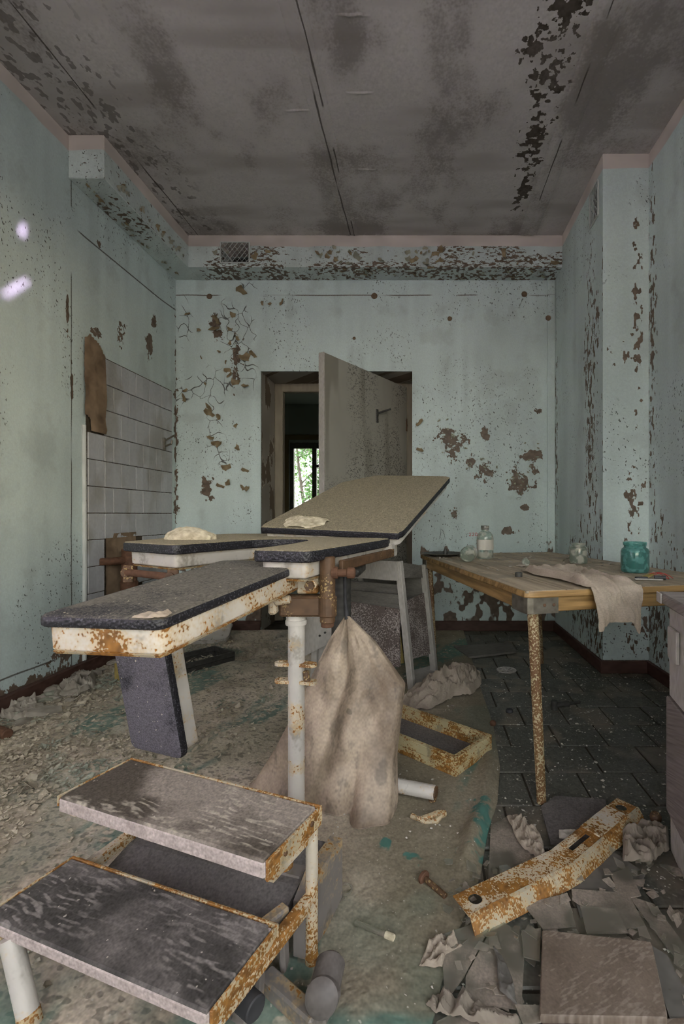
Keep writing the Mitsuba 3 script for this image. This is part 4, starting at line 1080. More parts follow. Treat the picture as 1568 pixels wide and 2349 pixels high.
# near leg rest, level
N1, N2, F3, F4 = np.array([-0.70, 0.89, 0.69]), np.array([-0.456, 0.80, 0.69]), np.array([-0.34, 1.384, 0.735]), np.array([-0.607, 1.48, 0.735])
o = (N1 + N2) / 2
yv = (F3 + F4) / 2 - o
Lr = np.linalg.norm(yv)
yv /= Lr
xv = (N2 - N1) / np.linalg.norm(N2 - N1)
xv -= yv * xv.dot(yv)
xv /= np.linalg.norm(xv)
LR = mat4(o, xv, yv, np.cross(xv, yv))
wn, wf2 = 0.129, 0.141
lp = Polygon([(-wn, 0), (wn, 0), (wf2, Lr), (-wf2, Lr)]).buffer(-0.02).buffer(0.02, quad_segs=5)
lg = obj('leg_rest', mv(ring_stack(lp.buffer(-0.012), [(0.006, -0.072), (0.0, -0.066), (0, -0.0225)], 0.02), LR), 'enamel_spotted', ex, 50)
tp = obj('pad', mv(ring_stack(lp, [(0.004, -0.023), (0, -0.019), (0, -0.009), (0.002, -0.004)], cap_top=False), LR), 'black_leatherette', lg, 60)
obj('top_cover', mv(ring_stack(lp, [(0.002, -0.004), (0.006, -0.0008), (0.013, 0.0), (0.024, 0.0008)], cap_bottom=False), LR), 'grey_leatherette', lg, 60)
obj('rust_lip', mv(ring_stack(lp.buffer(-0.010), [(0.006, -0.0765), (0.001, -0.0705)], 0.02), LR), 'frame_edge_rust', lg, 50)
tm = rag([(wn - 0.042, -0.006), (wn - 0.010, -0.012), (wn + 0.007, 0.002), (wn + 0.004, 0.030), (wn - 0.014, 0.022), (wn - 0.030, 0.010)], 0.007, 70, 3, 0.0005, 40, 0.001)
labels[obj('torn_corner', mv(tm, LR), 'cloth', lg, True)] = {'label': 'torn pale corner of the cover'}
# second leg rest, folded down to hang
BRt = np.array([-0.759, 1.50, 0.099])
BLt = np.array([-0.977, 1.60, 0.089])
xv = (BRt - BLt) / np.linalg.norm(BRt - BLt)
up = np.array([-0.045, -0.145, 1.0])
up -= xv * up.dot(xv)
up /= np.linalg.norm(up)
HM = mat4(BLt, xv, up, np.cross(xv, up))
hp2 = rrect(0.245, 0.53, 0.025, 0.0, 0.0)
hk3 = obj('leg_rest', mv(ring_stack(hp2.buffer(-0.010), [(0.006, -0.078), (0, -0.072), (0, -0.031)], 0.02), HM), 'enamel', ex, 50)
pad('pad', hp2, 0.028, HM @ mat4((0, 0, -0.028)), hk3, 'violet_leatherette')
labels[hk3] = {'label': 'leg rest hanging straight down, pad facing the camera'}
# its brackets under the left lobe
for lx, ly in ((-0.80, 0.215), (-0.56, 0.150)):
    q = (ET @ np.array([lx, ly, ZS - 0.085, 1]))[:3]
    obj('bracket', cat([box(q[0] - 0.012, q[0] + 0.022, q[1] - 0.006, q[1] + 0.006, q[2] - 0.055, q[2] + 0.004, 0.003), rod(q + [0.0, -0.012, -0.02], q + [0, 0.012, -0.02], 0.015, 14)]), 'rust', ex)
q0, q1 = (ET @ np.array([-0.80, 0.215, ZS - 0.105, 1]))[:3], (ET @ np.array([-0.56, 0.150, ZS - 0.105, 1]))[:3]
obj('hinge_rod', rod(q0, q1, 0.012, 14), 'red_rust', ex, 40)

# oilcloth hung over the pedestal
NZ, NR = 90, 220
tt = np.linspace(0, 1, NZ)
zk = np.array([0.0, 0.02, 0.13, 0.34, 0.46, 0.542])
Lk = np.array([(-0.555, 1.545), (-0.535, 1.54), (-0.465, 1.535), (-0.365, 1.555), (-0.308, 1.56), (-0.254, 1.555)])
Rk = np.array([(-0.095, 1.345), (-0.092, 1.352), (-0.088, 1.42), (-0.058, 1.475), (-0.150, 1.52), (-0.240, 1.55)])
Dk = np.array([0.20, 0.20, 0.17, 0.10, 0.05, 0.006])
zz = 0.002 + 0.540 * tt ** 0.9
P = np.zeros((NZ, NR, 3))
for i, z in enumerate(zz):
    L = np.array([np.interp(z, zk, Lk[:, k]) for k in (0, 1)])
    R = np.array([np.interp(z, zk, Rk[:, k]) for k in (0, 1)])
    D = np.interp(z, zk, Dk)
    e = (R - L) / np.linalg.norm(R - L)
    nb = np.array([-e[1], e[0]])                      # away from the camera
    th = np.linspace(0, 2 * PI, NR, endpoint=False)
    c, s = np.cos(th), np.sin(th)
    ha = np.linalg.norm(R - L) / 2
    sx = np.sign(c) * np.abs(c) ** 0.75 * ha
    front = s < 0
    sy = np.where(front, -np.abs(s) ** 0.7 * 0.030 * np.clip(ha / 0.15, 0.1, 1.3), s * D)
    u = sx / max(ha, 1e-6)
    k = 1 - zz[i] / 0.542
    fold = 0.026 * np.exp(-((u - (0.12 + 0.1 * k)) / 0.22) ** 2) * np.sin(np.pi * np.clip(k, 0, 1)) - 0.020 * np.exp(-((u + 0.25 - 0.2 * k) / 0.10) ** 2) * np.clip(1.2 - k, 0, 1)
    fold += 0.040 * (meshkit.fbm(np.column_stack([u * 1.7, np.full(NR, z * 8), np.zeros(NR)]), 4, 2) - 0.5)
    fold += 0.010 * (ridged(np.column_stack([u * 2.6 + 1.5 * z, np.full(NR, z * 5), np.full(NR, 4.0)]), 2, 12) - 0.6)
    fold += 0.030 * np.exp(-((u - 0.72) / 0.12) ** 2) * np.exp(-(z / 0.10) ** 2) - 0.035 * np.exp(-((u - 0.50) / 0.07) ** 2) * np.exp(-((z - 0.03) / 0.07) ** 2)
    fold = np.where(front, fold, 0) * np.clip(np.abs(s) * 3, 0, 1)
    sy = sy - fold * np.clip(ha / 0.12, 0.05, 1)
    cen = (L + R) / 2
    P[i, :, :2] = cen + sx[:, None] * e + sy[:, None] * nb
    P[i, :, 2] = z
P[0, :, 2] = np.maximum(0.0035, 0.004 + 0.004 * np.sin(np.linspace(0, 40, NR)))
v = P.reshape(-1, 3)
m = trimesh.Trimesh(v, grid_faces(NZ, NR, True), process=False)
outward(m)
oc = solo('oilcloth_cover', m, 'oilcloth', 'brownish oilcloth draped to the floor like a tent under the examination table', 'cloth cover', smooth=True)
hem = [(P[1, k, 0], P[1, k, 1], 0.006) for k in range(NR // 2 - 2, NR)]
obj('hem', tube(np.array(hem), 0.0035, 6), 'oilcloth', oc, True)
obj('tie', tube([P[-1].mean(0) - [0, 0, 0.012], P[-1].mean(0) + [-0.01, 0.02, 0.05], P[-1].mean(0) + [-0.016, 0.05, 0.12]], [0.009, 0.006, 0.005], 8), 'black_rubber', oc, True)

# ------------------------------------------------------------------ step stool
st = thing('step_stool', 'two-tread step stool with worn boards on a rusted white tube frame, nearest the camera', 'step stool')


def quadslab(FL, FR, NL, NR_, zt, th, top_mat, name):
    e = (FR - FL)
    w = np.linalg.norm(e)
    e /= w
    n = np.array([-e[1], e[0]])
    dp = abs((NL - FL) @ n)
    M = mat4((FL[0], FL[1], 0), (e[0], e[1], 0), (n[0], n[1], 0), (0, 0, 1))
    k = obj(name, mv(box(0, w - 0.006, -dp, 0, zt - th, zt - 0.003, 0.004), M), 'tread_edge', st)
    obj('worn_top', mv(ring_stack(sbox(0.0015, -dp + 0.001, w - 0.0075, -0.001), [(0.0, zt - 0.0045), (0.001, zt - 0.001), (0.003, zt)], 0.02, cap_bottom=False), M), top_mat, k)
    ed = obj('edge_strip', cat([mv(box(-0.003, w + 0.001, 0.0, 0.005, zt - th + 0.004, zt + 0.001, 0.001), M), mv(box(w - 0.006, w + 0.0, -dp + 0.004, 0.004, zt - th - 0.004, zt - 0.001, 0.0012), M)]), 'frame_edge_rust', k)
    obj('edge_strip', mv(box(-0.004, -0.0005, -dp, 0.004, zt - th + 0.012, zt + 0.0005, 0.001), M), 'frame_edge_rust', k)
    return M, w, dp


UM, UW, UD = quadslab(np.array([-0.682, 1.1166]), np.array([-0.200, 0.933]), np.array([-0.734, 0.9665]), None, 0.30, 0.033, 'upper_tread_worn', 'upper_tread')
LM, LW, LD = quadslab(np.array([-0.7265, 0.990]), np.array([-0.252, 0.825]), np.array([-0.780, 0.846]), None, 0.16, 0.026, 'lower_tread_worn', 'lower_tread')


def up4(M, x, y, z):
    return (M @ np.array([x, y, z, 1]))[:3]


for x in (0.012, UW - 0.012):
    a = up4(UM, x, -0.012, 0.0)
    a = up4(UM, x, -0.012, 0.0)
    lk = obj('leg', rod(a + [0, 0, 0.001], up4(UM, x, -0.012, 0.268), 0.0118, 18), 'enamel_spotted' if x < 0.1 else 'enamel_rusted', st, 40)
    obj('ferrule', rod(a + [0, 0, 0.0005], a + [0, 0, 0.018], 0.0128, 18, 0.001), 'frame_edge_rust', lk, 40)
for (a, b) in (((-0.665, 0.812, 0.001), (-0.718, 0.832, 0.136)), ((-0.318, 0.712, 0.001), (-0.312, 0.706, 0.136))):
    lk = obj('leg', rod(a, b, 0.0165, 20), 'enamel', st, 40)
    obj('ferrule', rod(np.array(a), np.array(a) + (np.array(b) - np.array(a)) * 0.16, 0.0172, 20, 0.001), 'frame_edge_rust', lk, 40)
for x0, xl in ((0.014, 0.012), (LW - 0.014, UW - 0.012)):
    p0, p1 = up4(LM, x0, -LD + 0.01, 0.124), up4(UM, xl, -0.012, 0.130)
    obj('side_rail', bar(p0, p1, 0.022, 0.024, 0.003), 'enamel_rusted', st)
obj('rear_rail', bar(up4(LM, 0.005, 0.006, 0.147), up4(LM, LW - 0.005, 0.006, 0.147), 0.012, 0.018, 0.002), 'frame_edge_rust', st)
for x in (0.012, UW - 0.012):
    obj('bracket', bar(up4(UM, x, -UD + 0.02, 0.258), up4(UM, x, -0.005, 0.258), 0.020, 0.018, 0.002), 'enamel_rusted', st)
for (x, y, z) in ((UW, -0.03, 0.285), (UW, -0.11, 0.283)):
    q = up4(UM, x, y, z)
    e = UM[:3, 0]
    obj('screw', rod(q - e * 0.002, q + e * 0.003, 0.005, 10, 0.001), 'rust', st)

# ------------------------------------------------------------------ wooden table on the right
A2 = np.array([0.295, 1.379])
TM = mat4((A2[0], A2[1], 0), (TX, TY, 0), (-TY, TX, 0), (0, 0, 1))   # local x along the front edge, local y away
tb = thing('work_table', 'low wooden table with scratched top and thin rusty tube legs by the right wall', 'table')
TW, TD, TZ2 = 0.80, 1.335, 0.65
tp = obj('table_top', mv(ring_stack(rrect(TW, TD, 0.02, 0.0, 0.0), [(0.003, TZ2 - 0.022), (0, TZ2 - 0.019), (0, TZ2 - 0.004), (0.001, TZ2 - 0.002)], 0.02, cap_top=False), TM), 'table_edge_wood', tb, 40)
npl = 6
pw = TD and TW / npl
for k in range(npl):
    x0, x1 = k * pw + (0.0018 if k else 0.004), (k + 1) * pw - (0.0018 if k < npl - 1 else 0.004)
    obj('board', mv(box(x0, x1, 0.004, TD - 0.004, TZ2 - 0.008, TZ2 - float(rng.uniform(0, 0.0012)), 0.0012), TM), 'table_top_wood', tp)
ap = cat([box(0.012, TW - 0.012, 0.014, 0.032, TZ2 - 0.066, TZ2 - 0.022, 0.002), box(0.012, TW - 0.012, TD - 0.032, TD - 0.014, TZ2 - 0.066, TZ2 - 0.022, 0.002)])
obj('front_apron', mv(box(0.03, TW - 0.03, 0.014, 0.032, TZ2 - 0.066, TZ2 - 0.022, 0.002), TM), 'table_edge_wood', tb)
obj('rear_apron', mv(box(0.03, TW - 0.03, TD - 0.032, TD - 0.014, TZ2 - 0.066, TZ2 - 0.022, 0.002), TM), 'table_edge_wood', tb)
obj('side_apron', mv(box(0.012, 0.030, 0.03, TD - 0.03, TZ2 - 0.066, TZ2 - 0.022, 0.002), TM), 'table_side_wood', tb)
obj('side_apron', mv(box(TW - 0.030, TW - 0.012, 0.03, TD - 0.03, TZ2 - 0.066, TZ2 - 0.022, 0.002), TM), 'table_side_wood', tb)
for sx, sy in ((0, 0), (0, 1), (1, 0), (1, 1)):
    bx0, by0 = (0.010 if sx == 0 else TW - 0.010), (0.011 if sy == 0 else TD - 0.011)
    ix, iy = (1 if sx == 0 else -1), (1 if sy == 0 else -1)
    pl = LineString([(bx0 + ix * 0.10, by0), (bx0 + ix * 0.02, by0), (bx0 + ix * 0.004, by0 + iy * 0.004), (bx0, by0 + iy * 0.02), (bx0, by0 + iy * 0.10)]).buffer(0.0022, cap_style=2)
    bk = obj('corner_plate', mv(prism(pl, 0.047, TZ2 - 0.070), TM), 'steel', tb)
    for u in (0.055, 0.085):
        q = up4(TM, bx0 + ix * u, by0 - iy * 0.003, TZ2 - 0.045)
        nn = TM[:3, 1] * iy
        obj('screw', rod(q - nn * 0.0015, q + nn * 0.004, 0.005, 10, 0.001), 'rust', bk)
    top = up4(TM, bx0 + ix * (0.035 if sy == 0 or sx == 0 else 0.10), by0 + iy * 0.035, TZ2 - 0.064)
    out = np.array(TM[:3, 0] * (-ix) * -0.0 + TM[:3, 1] * 0.0)
    foot = np.array([top[0] + 0.030, top[1] + 0.012, 0.0])
    obj('leg', tube([foot, top], [0.0145, 0.0165], 18), 'rusty_leg', tb, 40)

# things on the table
def on_table(x, y):
    q = at_z(x, y, TZ2)
    return q


def bottle_profile(r, h, neck, hn, th=0.0015):
    out = [(0.0001, 0.001), (r * 0.9, 0.001), (r, 0.006), (r, h * 0.62), (r * 0.94, h * 0.70), (r * 0.75, h * 0.78), (neck * 1.05, h * 0.84), (neck, h * 0.87), (neck, h - 0.012), (neck * 1.18, h - 0.011), (neck * 1.18, h)]
    inn = [(max(a - th * 1.3, 0.0001), b) for a, b in out[::-1]]
    inn[-1] = (0.0001, 0.004)
    return out


q = on_table(1112, 1268)
bo = thing('medicine_bottle', 'upright clear medicine bottle, dusty, standing near the far left corner of the wooden table', 'bottle')
obj('glass_body', lathe(bottle_profile(0.042, 0.165, 0.017, 0.02), 40, (q[0], q[1], TZ2)), 'dusty_bottle_glass', bo, 50)
obj('cap', lathe([(0.0001, 0.166), (0.019, 0.166), (0.0195, 0.155), (0.0195, 0.146), (0.018, 0.146)], 24, (q[0], q[1], TZ2)), 'grey_wood', bo, 40)
obj('label', lathe([(0.0424, 0.045), (0.0425, 0.046), (0.0425, 0.095), (0.0424, 0.096)], 40, (q[0], q[1], TZ2)), 'chip_white', bo, 50)
q = on_table(1068, 1277)
bo = thing('lying_bottle', 'clear bottle lying on its side, base to the camera, left of the upright bottle', 'bottle')
prof = bottle_profile(0.036, 0.13, 0.015, 0.02)
obj('glass_body', lathe(prof, 36, (q[0] + 0.006, q[1] - 0.01, TZ2 + 0.037), (0.25, 0.96, 0.03)), 'dusty_bottle_glass', bo, 50)
obj('base_ring', lathe([(0.026, -0.0015), (0.032, -0.0015), (0.0335, 0.001), (0.026, 0.001)], 32, (q[0] + 0.006, q[1] - 0.0115, TZ2 + 0.037), (0.25, 0.96, 0.03)), 'dusty_bottle_glass', bo, 40)
obj('base_ring', lathe([(0.010, -0.001), (0.016, -0.001), (0.016, 0.001), (0.010, 0.001)], 32, (q[0] + 0.006, q[1] - 0.0115, TZ2 + 0.037), (0.25, 0.96, 0.03)), 'dusty_bottle_glass', bo, 40)
q = on_table(1012, 1263)
pl = thing('enamel_plate', 'flat dark enamel dish lying on the far left corner of the wooden table', 'dish')
obj('dish', lathe([(0.0001, 0.002), (0.07, 0.002), (0.095, 0.010), (0.115, 0.014), (0.115, 0.016), (0.093, 0.013), (0.07, 0.005), (0.0001, 0.005)], 40, (q[0] + 0.01, q[1] + 0.02, TZ2)), 'dark_metal', pl, 40)
obj('dish_rim', lathe([(0.1145, 0.0135), (0.1175, 0.015), (0.1145, 0.0168), (0.1125, 0.015)], 40, (q[0] + 0.01, q[1] + 0.02, TZ2)), 'steel', pl, 40)
solo('small_vial', lathe([(0.0001, 0), (0.010, 0), (0.011, 0.004), (0.011, 0.022), (0.007, 0.028), (0.0075, 0.034), (0.0001, 0.034)], 20, (q[0] + 0.02, q[1] + 0.0, TZ2 + 0.005)), 'dark_metal', 'tiny dark vial standing in the enamel dish', 'vial', smooth=40)
q = on_table(1326, 1279)
jr = [(0.0001, 0.001), (0.036, 0.001), (0.0395, 0.006), (0.040, 0.012), (0.040, 0.066), (0.037, 0.074), (0.031, 0.078), (0.031, 0.084), (0.033, 0.085), (0.033, 0.091), (0.030, 0.092), (0.0285, 0.090), (0.0285, 0.079), (0.035, 0.072), (0.0378, 0.064), (0.0378, 0.012), (0.034, 0.005), (0.0001, 0.004)]
solo('glass_jar', lathe(jr, 40, (q[0], q[1], TZ2)), 'dusty_bottle_glass', 'small pale green glass jar behind the rag on the wooden table', 'jar', smooth=50)
q = on_table(1469, 1303)
tj = thing('preserve_jar', 'larger teal glass jar with rounded shoulders at the right of the wooden table', 'jar')
s = 1.27
obj('glass_body', lathe([(a * s, b * s * 0.96) for a, b in jr], 44, (q[0], q[1] + 0.05, TZ2)), 'dusty_teal_glass', tj, 50)
obj('rim', lathe([(0.039, 0.1105), (0.0428, 0.1105), (0.0432, 0.1135), (0.0415, 0.116), (0.038, 0.116)], 40, (q[0], q[1] + 0.05, TZ2)), 'dusty_teal_glass', tj, 50)
q = on_table(1189, 1310)
solo('metal_cap', lathe([(0.0001, 0.0), (0.0125, 0.0), (0.013, 0.002), (0.013, 0.014), (0.011, 0.016), (0.0095, 0.0135), (0.0001, 0.0135)], 20, (q[0], q[1], TZ2)), 'dark_metal', 'small round metal cap on the bare boards left of the rag', 'cap', smooth=40)  # a loose metal cap rather than a tin
q = on_table(1206, 1286)
solo('small_vial', rod((q[0], q[1], TZ2 + 0.017), (q[0] + 0.004, q[1] + 0.03, TZ2 + 0.017), 0.0165, 20, 0.003), 'dusty_bottle_glass', 'small round glass stopper lying near the middle of the wooden table', 'stopper', smooth=40)
solo('paper_scrap', rag([(q[0] - 0.05, q[1] - 0.02), (q[0] - 0.01, q[1] - 0.028), (q[0] + 0.0, q[1] + 0.0), (q[0] - 0.02, q[1] + 0.025)], 0.008, 40, 8, TZ2, 36), 'grey_rag', 'scrap of dark paper beside the glass stopper on the table', 'paper scrap', smooth=True)
# rag over the front edge
NU, NV = 70, 110
us, vs = np.linspace(0, 1, NU), np.linspace(0, 1, NV)
P = np.zeros((NU, NV, 3))
for j, vv in enumerate(vs):
    sdist = -0.44 + 0.56 * vv                         # along the cloth; 0 is the table's edge
    ac = 0.275 + 0.05 * np.clip(-sdist / 0.4, 0, 1) - 0.02 * np.sin(vv * 5)
    wd = 0.155 + 0.11 * np.clip(-sdist / 0.3, 0, 1) * (0.6 + 0.4 * math.sin(vv * 9 + 1))
    a = ac + (us - 0.5) * wd + 0.008 * np.sin(us * 9 + vv * 14) - 0.03 * np.clip(sdist, 0, 1) / 0.12 * (us < 2) * 0
    fq = np.column_stack([us * 4.2 + 0.9 * math.sin(vv * 4), np.full(NU, vv * 3.2), np.full(NU, 2.0)])
    fold = ridged(fq, 2, 6)
    fold2 = ridged(fq * 2.7, 2, 9)
    if sdist < 0:
        hgt = (0.003 + 0.045 * np.clip(fold - 0.35, 0, 1) ** 1.6 + 0.012 * fold2 ** 2) * np.clip(np.minimum(us, 1 - us) * 14 + 0.2, 0, 1) * min(1, 0.3 + 8 * vv) * np.clip(0.35 + -sdist / 0.06, 0.35, 1)
        P[:, j] = np.column_stack([a, np.full(NU, -sdist), TZ2 + 0.0015 + hgt])
    else:
        drop = sdist * (0.85 + 0.35 * meshkit.noise(np.column_stack([us * 3, us * 0 + 4, us * 0])))
        outw = 0.004 + 0.020 * fold ** 2 + 0.009 * fold2 ** 2
        round_ = min(1.0, sdist / 0.012)
        P[:, j] = np.column_stack([a, -outw * (0.5 + 0.5 * round_), TZ2 + 0.004 - drop + 0.004 * (1 - round_)])
solo('draped_rag', mv(solidify(P, 0.002), TM), 'cloth', 'beige rag lying on the wooden table and hanging over its front edge', 'rag', smooth=True)
# litter beside the teal jar
q = on_table(1492, 1317)
solo('torn_card', mv(box(-0.025, 0.025, -0.012, 0.012, 0, 0.003, 0.0005), mat4((q[0], q[1] + 0.03, TZ2 + 0.006), (0.9, 0.1, 0.35), (-0.1, 1, 0.1), (-0.35, 0, 0.93))), 'yellow_wood', 'torn tan card leaning by the foot of the teal jar', 'card')
solo('wood_splinter', bar((q[0] - 0.06, q[1] - 0.01, TZ2 + 0.004), (q[0] + 0.03, q[1] - 0.02, TZ2 + 0.003), 0.012, 0.004, 0.001), 'white_wood', 'pale wooden splinter lying in front of the teal jar', 'splinter')
an = np.linspace(0, 8, 50)
solo('red_wire', tube(np.column_stack([q[0] + 0.02 + 0.035 * np.sin(an * 0.9) + 0.004 * an, q[1] + 0.02 + 0.02 * np.cos(an * 1.3), TZ2 + 0.012 + 0.009 * np.sin(an * 2.1)]), 0.0013, 6), 'wire_red', 'thin red wire tangled beside the teal jar', 'wire', smooth=True)
solo('broken_plug', cat([rod((q[0] + 0.012, q[1], TZ2 + 0.008), (q[0] + 0.045, q[1] - 0.01, TZ2 + 0.008), 0.007, 10), box(q[0] - 0.05, q[0] - 0.01, q[1] - 0.005, q[1] + 0.012, TZ2, TZ2 + 0.010, 0.002)]), 'black_rubber', 'broken black plug among the litter by the teal jar', 'plug')
rr = np.random.default_rng(31)
c = np.column_stack([rr.uniform(0.02, TW - 0.02, 260), rr.uniform(0.30, TD - 0.02, 260), np.full(260, TZ2 + 0.001)])
c = c[(rr.uniform(size=260) < 0.15 + 0.85 * np.clip((c[:, 1] - 0.5) / 0.5, 0, 1))]
cm = plates(c, rr.uniform(0.003, 0.011, len(c)), rr, 0.0015, 0.25)
tag(obj('table_grit', mv(cm, TM), 'plaster', None), 'grit and paint crumbs scattered over the wooden table', 'crumbs', None, 'stuff')

# ------------------------------------------------------------------ white bedside cabinet behind the examination table
cb = thing('bedside_cabinet', 'broken white wooden cabinet leaning between the examination table and the wooden table', 'cabinet')
wv, sv = np.array([-0.88, 0.47]), np.array([0.47, 0.88])
C0 = np.array([-0.055, 2.37])
lean = np.array([-0.066, 0.0])


def cab(f, s, z):                                     # f along the front to the left, s along the side to the back
    q = C0 + f * wv + s * sv + lean * z / 0.64
    return np.array([q[0], q[1], z])


def board(a, b, c_, d_, th, matname, name, parent=cb):
    """A board with corners a, b, c, d and thickness th."""
    a, b, c_, d_ = map(np.asarray, (a, b, c_, d_))
    n = np.cross(b - a, d_ - a)
    n = n / np.linalg.norm(n) * th / 2
    v = np.array([a - n, b - n, c_ - n, d_ - n, a + n, b + n, c_ + n, d_ + n])
    return obj(name, trimesh.convex.convex_hull(v), matname, parent)


for s, fz in ((0, 0.640), (0.25, 0.60)):
    obj('post', bar(cab(0, s, 0.0), cab(0, s, fz), 0.034, 0.030, 0.003, (sv[0], sv[1], 0)), 'white_wood', cb)
    obj('post', bar(cab(0.42, s, 0.0), cab(0.42, s, fz), 0.034, 0.030, 0.003, (sv[0], sv[1], 0)), 'white_wood', cb)
board(cab(0.01, 0.012, 0.635), cab(0.01, 0.24, 0.595), cab(0.01, 0.24, 0.53), cab(0.01, 0.012, 0.555), 0.014, 'grey_wood', 'side_rail')
board(cab(0.01, 0.012, 0.43), cab(0.01, 0.24, 0.45), cab(0.01, 0.24, 0.12), cab(0.01, 0.012, 0.145), 0.010, 'speckled_board', 'side_panel')
board(cab(0.0, -0.012, 0.640), cab(0.42, -0.012, 0.640), cab(0.42, -0.012, 0.545), cab(0.0, -0.012, 0.545), 0.016, 'white_wood', 'drawer_front')
board(cab(0.0, 0.02, 0.52), cab(0.42, 0.02, 0.52), cab(0.42, 0.02, 0.475), cab(0.0, 0.02, 0.475), 0.014, 'grey_wood', 'front_rail')
board(cab(0.0, -0.006, 0.475), cab(0.42, -0.006, 0.475), cab(0.42, -0.006, 0.415), cab(0.0, -0.006, 0.405), 0.018, 'grey_wood', 'front_rail')
dk = board(cab(0.015, -0.016, 0.405), cab(0.40, -0.016, 0.42), cab(0.40, -0.016, 0.10), cab(0.045, -0.016, 0.115), 0.012, 'speckled_board', 'door')
for fz in ((0.03, 0.38), (0.05, 0.22), (0.09, 0.40), (0.045, 0.30)):
    q = cab(fz[0], -0.024, fz[1])
    obj('nail', rod(q, q - np.array([sv[0], sv[1], 0]) * 0.004, 0.004, 8), 'dark_metal', dk)
obj('back_panel', trimesh.convex.convex_hull(np.array([cab(f_, s_, z_) for f_ in (0.02, 0.40) for s_ in (0.240, 0.248) for z_ in (0.10, 0.58)])), 'grey_wood', cb)
yk = obj('slat', bar((-0.105, 2.42, 0.12), (-0.150, 2.42, 0.47), 0.02, 0.02, 0.002, (0, 1, 0)), 'yellow_wood', cb)
labels[yk] = {'label': 'yellow painted slat'}
# its loose side leaf to the left
lf = board(at(696, 1388, 2.10), at(800, 1388, 2.22), at(800, 1438, 2.22), at(696, 1492, 2.10), 0.014, 'white_wood', 'open_door')
labels[lf] = {'label': 'open door hanging askew behind the white post'}
q0_ = at(712, 1480, 2.16)
obj('post', bar((q0_[0], q0_[1] + 0.05, 0.0), (q0_[0] + 0.01, q0_[1] + 0.05, 0.34), 0.026, 0.026, 0.002), 'white_wood', cb)
board(at(718, 1480, 2.24), at(775, 1440, 2.24), at(775, 1508, 2.24), at(718, 1508, 2.24), 0.012, 'white_wood', 'shelf')
for x, y in ((733, 1445), (745, 1438)):
    q = at(x, y, 2.10 + 0.12 * (x - 696) / 104 - 0.009)
    obj('nail', rod(q, q + [0, -0.003, 0], 0.005, 8), 'dark_metal', cb)

# ------------------------------------------------------------------ white cupboard at the right edge
rc = thing('white_cupboard', 'white cupboard with wood-grain panel cut off by the right edge of the frame', 'cupboard')
RM = mat4((0.640, 1.245, 0), (0.98, -0.2, 0), (0.2, 0.98, 0), (0, 0, 1))
obj('top', mv(box(-0.022, 0.46, -0.42, 0.018, 0.640, 0.668, 0.004), RM), 'laminate', rc)
obj('edge_band', mv(box(-0.026, -0.0221, -0.02, 0.020, 0.641, 0.667, 0.001), RM), 'white_wood', rc)
obj('body', mv(box(0.0, 0.45, -0.40, 0.0, 0.40, 0.640, 0.003), RM), 'white_wood', rc)
obj('drawer', mv(box(-0.006, 0.45, -0.395, 0.006, 0.10, 0.398, 0.003), RM), 'laminate', rc)
obj('drawer_block', mv(box(-0.010, -0.001, -0.09, -0.02, 0.505, 0.585, 0.002), RM), 'white_wood', rc)
obj('plinth', mv(box(0.002, 0.44, -0.39, -0.002, 0.0, 0.098, 0.003), RM), 'white_wood', rc)

# ------------------------------------------------------------------ things on the floor
# yellowed drawer
dw = thing('rusted_drawer', 'open shallow drawer tray, yellowed white and rusted, on the floor beside the oilcloth', 'drawer')
DM = mat4((0.107, 1.572, 0.006), (-0.64, 0.768, 0), (0.768, 0.64, 0), (0, 0, 1))   # local x: long side, local y: short side
DLn, DW_, DH = 0.52, 0.225, 0.062
DM[:3, 1] = np.array([0.640, 0.768, 0])
DM[:3, 0] = np.array([-0.768, 0.640, 0])
obj('tray_floor', mv(box(0.002, DLn, 0.002, DW_, 0.002, 0.006), DM), 'grey_cover', dw)
for nm, a in (('front_side', (0, DLn, 0, 0.010)), ('rear_side', (0, DLn, DW_ - 0.010, DW_)), ('end_side', (0, 0.010, 0, DW_)), ('end_side', (DLn - 0.010, DLn, 0, DW_))):
    x0, x1, y0, y1 = a
    m = [box(x0, x1, y0, y1, 0.0, DH * 0.46, 0.0015), box(x0, x1, y0, y1, DH * 0.48, DH * 0.98, 0.0015)]
    if x1 - x0 > 0.1:
        m.append(box(x0, x1, (y0 if y0 == 0 else y0 - 0.010), (y1 + 0.010 if y0 == 0 else y1), DH * 0.96, DH, 0.001))
    else:
        m.append(box((x0 if x0 == 0 else x0 - 0.010), (x1 + 0.010 if x0 == 0 else x1), y0, y1, DH * 0.96, DH, 0.001))
    obj(nm, mv(cat(m), DM), 'drawer_enamel', dw)
# bent rusty plate
bp = thing('metal_strap', 'long bent metal strap, white paint and orange rust, with a hole at each end', 'metal strap')
sp0, sp1, sp2 = np.array([0.080, 1.020]), np.array([0.335, 1.165]), np.array([0.590, 1.385])
spine = LineString([sp0, sp1 - (sp1 - sp0) * 0.10, sp1, sp1 + (sp2 - sp1) * 0.08, sp2])
d0, d1_ = (sp1 - sp0) / np.linalg.norm(sp1 - sp0), (sp2 - sp1) / np.linalg.norm(sp2 - sp1)
body = spine.buffer(0.030, cap_style=2)
h0, h1 = sp0 + d0 * 0.038, sp2 - d1_ * 0.035
body = body.difference(Point(h0).buffer(0.0155)).difference(Point(h1).buffer(0.0155))
sl0 = sp1 + d1_ * 0.040
body = body.difference(LineString([sl0, sl0 + d1_ * 0.085]).buffer(0.0075, cap_style=2))
mm = prism(body, 0.003)
v = mm.vertices.copy()
obj('plate', mv(mm, mat4((0, 0, 0.034))), 'enamel_rusted', bp)
near = spine.parallel_offset(0.029, 'right')
nc = np.array(near.coords)
if nc[0][0] > nc[-1][0]:
    nc = nc[::-1]
fl_ = []
n = 60
